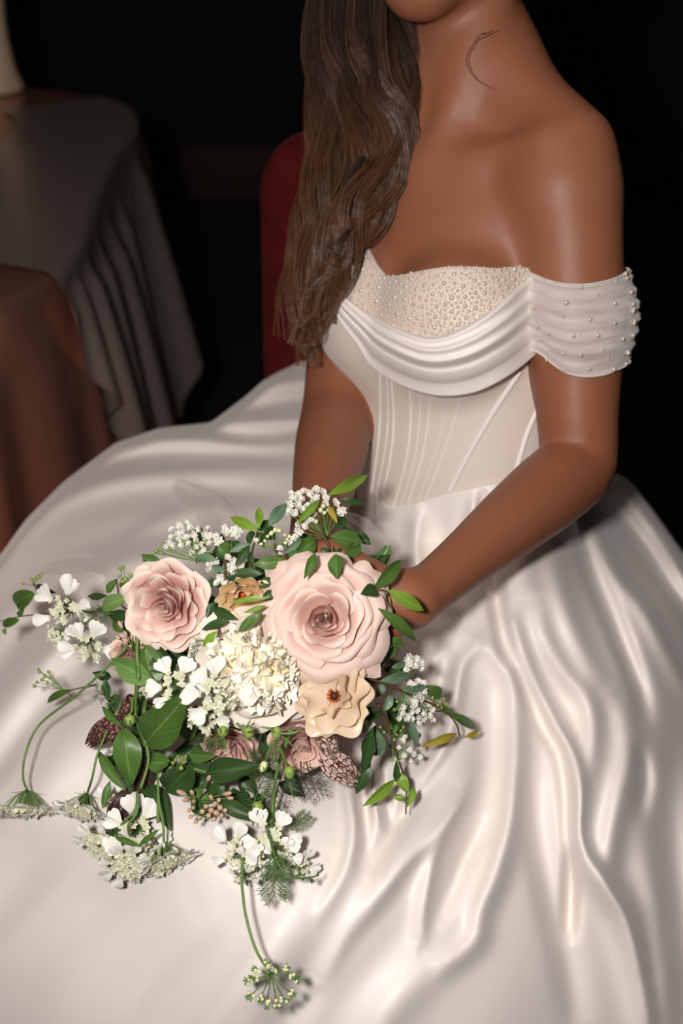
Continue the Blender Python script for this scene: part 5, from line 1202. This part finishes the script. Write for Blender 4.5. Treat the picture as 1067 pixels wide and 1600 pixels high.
LF(160, 1318, 46, 'greenish umbel forming the left of the drooping ring', n=dn*.5+SZ*.8+SX*-.5, stem=[(214, 1236, -.02), (212, 1262, -.022), (196, 1282, -.02)], nbig=8, nsm=50, cone_=.7, dz=-.008, bs=.7)
LF(205, 1350, 48, 'umbel forming the bottom of the drooping ring', n=dn*.6+SZ*.8, stem=[(214, 1236, -.026), (214, 1268, -.028), (200, 1292, -.022)], nbig=14, nsm=50, cone_=.8, dz=-.006, bs=.7)
LF(250, 1345, 36, 'umbel closing the drooping ring on the right', n=dn*.5+SZ*.8+SX*.3, nbig=10, nsm=34, dz=-.002, bs=.7)
# green unopened umbel at the bottom end of the longest stem
c = P3(436, 1542, -.026); hub = P3(424, 1522, -.030)
t = thing('seed_umbel', hub, 'lowest green umbel on the long trailing stem over the skirt', 'flower')
V, F = tube(spline([P3(378, 1384, -.03), P3(384, 1430, -.03), P3(400, 1484, -.03), hub], 30), .0011, 7); part('stem', V, F, M.stem, t)
its = []; its2 = []
for i in range(14):
    a = 2*np.pi*i/14+rng.uniform(-.1, .1); r = pxm(rng.uniform(22, 36)); e = hub+SX*r*math.cos(a)*1.0+SY*(r*math.sin(a)*.9-.006)+SZ*rng.uniform(-.004, .008)
    its.append(tube(spline([hub, lerp(hub, e, .5)+SZ*.002, e], 5), .0005, 4))
    for j in range(5):
        d = nrm((e-hub)/np.linalg.norm(e-hub)+SX*rng.uniform(-.8, .8)+SY*rng.uniform(-.8, .8)+SZ*rng.uniform(-.2, .4)); P, F_, uv = leaf_geo(e-d*.001, e+d*.0055, .0018, SZ, 'lance', .1, 3, 5); its.append((P, F_))
    for j in range(3): bv, bf = ball(6, 4); its2.append((bv*.0016+e+SX*rng.uniform(-.002, .002)+SY*rng.uniform(-.002, .002)+SZ*.001, bf))
V, F = join(its); part('rays', V, F, M.frond, t); V, F = join(its2); part('seed_buds', V, F, M.paleb, t)
# ------------------------------------------------------------------ buds, seed heads, ferns, pitchers
def big_bud(x, y, rx, ry, label, stem, m=None, ang=0, dz=-.03, sep=5, hairy=False):
    P = P3(x, y, dz); t = thing('flower_bud', P, label, 'flower bud', 'green buds in the bouquet'); up = nrm(SY*math.cos(ang)+SX*math.sin(ang)); A = frame(up, SZ)
    bv, bf = ball(14, 10); V = bv*np.array([pxm(rx), pxm(rx), pxm(ry)])*.85*(1-.18*bv[:, 2:]); part('bud_body', P+V@A.T, bf, m or M.greenbud, t)
    s = [P3(*q) for q in stem]+[P-up*pxm(ry)*.9]; V, F = tube(spline(s, 16), .0011, 7); part('stem', V, F, M.stem, t)
    for i in range(sep):
        a = 2*np.pi*i/sep; d = A@np.array([math.cos(a), math.sin(a), 0]); b = P-up*pxm(ry)*.8; e = b+d*pxm(rx)*(1.9 if hairy else 1.15)+up*pxm(ry)*(1.5 if hairy else 1.1)
        Pp_, F, uv = leaf_geo(b, e, pxm(rx)*(.25 if hairy else .9), d, 'lance', .05, 3, 6); part('sepal', Pp_, F, M.frond if hairy else LM['lime'], t, uv=uv)
    return t
big_bud(452, 1208, 9.5, 13, 'round green bud on a curved pale stem below the small pink rose', [(434, 1162, -.03), (442, 1180, -.03), (448, 1194, -.03)], ang=3.05)
big_bud(432, 1143, 9, 11, 'green bud with long curling sepals in front of the peony foot', [(430, 1190, -.03), (431, 1165, -.03)], ang=.1)
big_bud(411, 1199, 7, 11, 'small yellow green bud tip beside the dark horizontal leaf', [(426, 1158, -.03), (418, 1180, -.03)], ang=3.5, m=M.paleb)
big_bud(203, 1127, 11, 11, 'round striped seed head among feathery fronds', [(207, 1090, -.02), (206, 1110, -.02)], ang=3.0, hairy=True, sep=9)
big_bud(348, 1141, 10, 10, 'small hairy green bud under the largest lace flower', [(352, 1170, -.03), (350, 1155, -.03)], hairy=True, sep=9)
big_bud(390, 1144, 13, 9, 'pale hairy bud lying sideways on the peony petal', [(370, 1130, -.03), (378, 1138, -.03)], ang=1.4, hairy=True, sep=9)
big_bud(402, 1262, 11, 10, 'green bud above the lower middle lace cluster', [(420, 1230, -.02), (412, 1245, -.02)], ang=3.6, hairy=True, sep=9)
big_bud(242, 1118, 13, 9, 'pale bud beside the upper edge of the largest pointed leaf', [(262, 1100, -.0), (252, 1110, -.0)], ang=4.4, hairy=True, sep=7, dz=-.02)
for lab, pts, w in (('curling dark green sepal sweeping left over the peony', [(432, 1146), (420, 1138), (404, 1136)], 3.5), ('curling dark green sepal hooking right over the small pink rose', [(434, 1146), (452, 1146), (466, 1142), (470, 1131)], 4), ('thin sepal pointing down right from the green bud', [(440, 1150), (452, 1160), (465, 1173)], 3.6), ('thin tendril hanging under the round green bud', [(453, 1222), (456, 1238), (461, 1252)], 3.4)):
    s = spline([P3(a, b, -.034) for a, b in pts], 14); t = thing('tendril', s[0], lab, 'foliage', 'tendrils in the bouquet'); V, F = tube(s, pxm(w/2)*np.sin(np.linspace(.5, 3.0, 14)), 6); part('tendril_blade', V, F, LM['mid'], t, uv=np.zeros((len(V), 2)))
fern([(205, 1095), (185, 1098), (160, 1085), (148, 1078)], 'feathery frond left of the round seed head', .010, 10)
fern([(210, 1160), (190, 1165), (178, 1180)], 'feathery frond under the round seed head', .009, 8)
fern([(235, 1200), (228, 1170), (240, 1150)], 'feathery tuft at the base of the largest pointed leaf', .011, 12)
fern([(215, 1120), (232, 1130), (240, 1142)], 'feathery frond touching the pale bud', .008, 8)
fern([(128, 1000), (120, 985), (150, 962), (165, 955)], 'dark feathery frond between the far left lace flowers', .012, 12)
fern([(318, 1136), (330, 1150), (336, 1168)], 'feathery bracts under the largest lace flower', .010, 10)
fern([(405, 1220), (410, 1190), (402, 1170)], 'feathery frond below the small yellow green bud', .014, 14)
fern([(395, 1290), (398, 1250), (412, 1215)], 'feathery frond behind the green bud of the lower cluster', .014, 12)
fern([(440, 1290), (462, 1286), (480, 1272)], 'tiny frond pointing right above the lower lace cluster', .008, 12)
fern([(427, 1345, -.01), (427, 1385, -.01), (430, 1402, -.01)], 'fan shaped frond hanging lowest under the lace cluster', .014, 12, sub=4)
fern([(424, 1330, -.01), (430, 1352, -.01), (430, 1368, -.01)], 'feathery frond in front of the lower middle lace flowers', .013, 12, sub=4)
fern([(420, 1300, -.012), (432, 1345, -.02), (455, 1370, -.02), (490, 1370, -.015), (498, 1362, -.012)], 'long curved green stem with feathery tip right of the lower cluster', .007, 6, r=.0008)
fern([(330, 990), (318, 1010), (312, 1040)], 'dark feathery frond between the pink rose and the peony', .012, 12, dz=.0)
fern([(430, 1240), (428, 1270), (425, 1300)], 'feathery stems above the lower middle lace flowers', .010, 10)
for i, (pts, lab) in enumerate((([(478, 1190, .0), (488, 1222, .004), (500, 1250, .01)], 'dark wispy plume hanging below the small pink rose'), ([(440, 1210, .01), (432, 1240, .01), (426, 1280, .01)], 'dark wispy plume behind the round green bud'), ([(470, 1190, .004), (472, 1215, .008), (486, 1240, .012)], 'second dark wisp beside the small pink rose'))):
    fern(pts, lab, .016, 12, m=M.dkfrond, r=.00035, sub=2)
# straight green stems running down through the tail
for pts, lab in (([(455, 1140, .0), (434, 1200, -.01), (426, 1260, -.01), (420, 1310, -.006)], 'straight stem running down to the front lace flower of the lower cluster'), ([(215, 1060, -.02), (212, 1120, -.01), (232, 1180, -.012), (220, 1232, -.016)], 'curved green stem crossing the left tail'), ([(216, 1060, -.024), (214, 1010, -.02), (220, 985, -.01)], 'upright green stem beside the broad veined leaf'), ([(390, 1300, .0), (380, 1340, -.01), (378, 1384, -.03)], 'green stem joining the lower lace cluster to the lowest umbel')):
    s = spline([P3(*q) for q in pts], 24); t = thing('trailing_stalk', s[0], lab, 'stem', 'bare stems in the bouquet'); V, F = tube(s, np.linspace(.0016, .0011, 24), 8); part('stalk', V, F, M.stem, t)
def pitcher(pts, radii, hood, label, m, dz=-.016):
    """veined pitcher leaf: swelling tube with a flared mouth and a ruffled hood"""
    s = spline([P3(*q[:2], dz) for q in pts], 22); R = np.interp(np.linspace(0, 1, 22), np.linspace(0, 1, len(radii)), radii)*1.08/FPX
    t = thing('pitcher_leaf', s[0], label, 'pitcher leaf', 'pitcher leaves in the bouquet'); n = 18; V, F = tube(s, R, n, False); th = np.tile(np.arange(n)/n, 22); vv_ = np.repeat(np.linspace(0, 1, 22), n)
    part('pitcher_tube', V, F, m, t, uv=np.stack([th*1.2, vv_*1.1], 1))
    (hx, hy), (tx, ty), w = hood; a = P3(hx, hy, dz-.006); b = P3(tx, ty, dz-.010); U, Vv = petal_uv(21, 15); y = nrm(b-a); x = nrm(np.cross(y, SZ)); L = np.linalg.norm(b-a)
    wd = pxm(w)*np.sin(np.pi*(Vv*.80+.14))**.7; P = a+(U*wd)[..., None]*x+(Vv*L*(1+.05*np.sin(U*9)))[..., None]*y+(.0035*np.sin(U*7+1)*Vv-.25*wd*U**2+.003*np.sin(Vv*4))[..., None]*SZ
    part('hood', P.reshape(-1, 3), grid_faces(15, 21), m, t, uv=np.stack([(U*.55).ravel(), (Vv*.8+2).ravel()], 1))
    rimp = [s[-1]+(V[-n:][k]-s[-1])*1.04 for k in list(range(n))+[0]]; V2, F2 = tube(rimp, .0009, 6, False); part('lip', V2, F2, m, t, uv=np.tile([.05, .05], (len(V2), 1)))
    return t
pitcher([(500, 1110), (506, 1140), (514, 1166), (518, 1184)], [12, 15, 17, 15, 9], ((505, 1180), (560, 1222), 23), 'pale pitcher leaf netted with dark red veins under the beige ranunculus', M.pitcher, dz=-.012)
pitcher([(595, 905), (608, 922), (622, 938)], [8, 11, 13], ((600, 910), (640, 950), 14), 'dark veined pitcher mouth behind the leaves by the wrist', M.pitcher_dk, dz=.0)
pitcher([(205, 1090), (190, 1125), (178, 1150)], [8, 10, 11], ((186, 1122), (138, 1166), 20), 'brown netted pitcher leaf poking out at left of the hanging oval leaf', M.pitcher_dk, dz=-.004)
pitcher([(238, 1098), (236, 1150), (226, 1215), (214, 1250)], [9, 15, 16, 13], ((205, 1240), (176, 1290), 24), 'dark maroon pitcher leaf behind the stems of the left tail', M.pitcher_br, dz=.006)
# pinkish bud clusters (jasmine like)
for lab, hubp, pts in (('pink bud sprig left of the small faded rose', (210, 1016), [(188, 976, 3.6, 7), (201, 980, 3.2, 6), (206, 972, 3.2, 6.5), (196, 990, 3.2, 5), (214, 984, 3, 5), (184, 996, 3, 5), (206, 996, 3.4, 5), (218, 998, 3, 5), (196, 1004, 3.2, 5), (186, 1008, 3, 4), (222, 1012, 3, 5), (204, 1010, 3, 5)]),
        ('pinkish tubular buds on dark leaves at the lower centre', (308, 1250), [(284, 1239, 4.5, 11), (291, 1250, 4, 9), (303, 1252, 3.6, 8), (326, 1216, 3.6, 8), (300, 1238, 3.6, 6), (318, 1236, 3, 7), (355, 1240, 3.8, 9), (360, 1247, 3.2, 6), (302, 1262, 3.4, 7), (296, 1266, 3.6, 5)]),
        ('small pale green bud spray under the round leaf', (262, 1215), [(284, 1185, 3.4, 5), (287, 1191, 3.6, 5.5), (278, 1182, 3, 4.4), (270, 1192, 3.4, 5), (266, 1200, 3, 5), (257, 1211, 4, 5), (262, 1206, 3.4, 4.4), (283, 1200, 4.4, 4.4), (274, 1188, 3, 4), (290, 1182, 3, 4)]),
        ('faded seed cluster near the middle of the tail', (338, 1262), [(316, 1268, 4.6, 5), (322, 1260, 4.2, 5), (330, 1266, 5, 5), (338, 1270, 5, 5), (344, 1262, 5, 5), (336, 1256, 4.6, 5), (326, 1274, 4.6, 5), (346, 1274, 4, 5), (352, 1266, 4, 4), (312, 1278, 4, 4), (334, 1280, 4, 4), (342, 1250, 4, 4), (330, 1246, 3.6, 6), (298, 1276, 3.6, 4), (306, 1284, 3.4, 4)])):
    h = P3(*hubp, -.006); t = thing('bud_spray', h, lab, 'flower', 'bud sprays in the bouquet'); its = []
    for x, y, a, b in pts:
        P = P3(x, y, -.018+rng.uniform(-.003, .003)); d = nrm(P-h+SZ*.002); inst(t, 'bud', PBUD if 'pink' in lab or 'faded' in lab else GBUD, P, frame(d, SZ), pxm(1), (a, a, b)); its.append(tube(spline([h, lerp(h, P, .5)+SZ*.002, P-d*pxm(b)*.8], 5), .00045, 4))
    V, F = join(its); part('pedicels', V, F, M.stem, t)
# the bound stems below the hands
for i, (a, b, r, mm, lab) in enumerate([((470, 985), (606, 857), .0034, M.stem, 'thick cut stem end sticking out right between the hands'), ((480, 1000), (582, 885), .0022, M.twig, 'short dark cut stem under the thick one'), ((490, 1000), (588, 899), .0024, M.twig, 'dark cut stem end nearest the wrist'), ((470, 990), (572, 872), .003, M.stem, 'cut stem end half hidden behind the dark leaf'), ((500, 990), (580, 912), .002, M.twig, 'lowest thin dark cut stem'), ((455, 990), (566, 866), .0026, M.stem, 'cut stem end against the folded silk')]):
    P0, P1 = at(a[0], a[1], 1.155+.004*i), at(b[0], b[1], 1.178+.003*i); s = spline([P0, lerp(P0, P1, .5), P1], 14); t = thing('cut_stem', s[0], lab, 'stem', 'cut stem ends of the bouquet'); V, F = tube(s, r, 10); part('stalk', V, F, mm, t)
# sheer silk ribbons trailing from the bouquet
def ribbon(pts, w, label, twist=0.0):
    c = spline(pts, 60); P = at(c[:, 0], c[:, 1], c[:, 2]); t_ = nrm(np.gradient(P, axis=0)); x = nrm(np.cross(t_, SZ)); u = np.linspace(-1, 1, 13); ww = w*1.3/FPX*np.sin(np.linspace(.35, 2.9, 60))
    fr = SZ; V = P[:, None]+(u[None]*ww[:, None])[..., None]*x[:, None]+(.004*np.sin(u*4)[None]*np.sin(np.linspace(0, 9, 60))[:, None])[..., None]*fr
    t = thing('silk_ribbon', P[0], label, 'ribbon', 'sheer ribbons on the skirt'); part('ribbon_band', V.reshape(-1, 3), grid_faces(60, 13), M.veil, t, label=None)
sd = lambda x, y, g: (x, y, skirt_depth(x, y)-g)
ribbon([sd(272, 755, .012), sd(320, 790, .016), sd(352, 826, .022), sd(372, 870, .03)], 30, 'sheer ribbon arching over the skirt above the spirea')
ribbon([sd(60, 890, .012), sd(130, 885, .016), sd(190, 905, .022), sd(225, 940, .03)], 22, 'sheer ribbon lying left of the pink cupped rose')
ribbon([(520, 800, 1.22), (566, 824, 1.225), (590, 862, 1.225), (592, 915, 1.22), (560, 960, 1.21)], 17, 'sheer ribbon looping behind the cut stem ends')
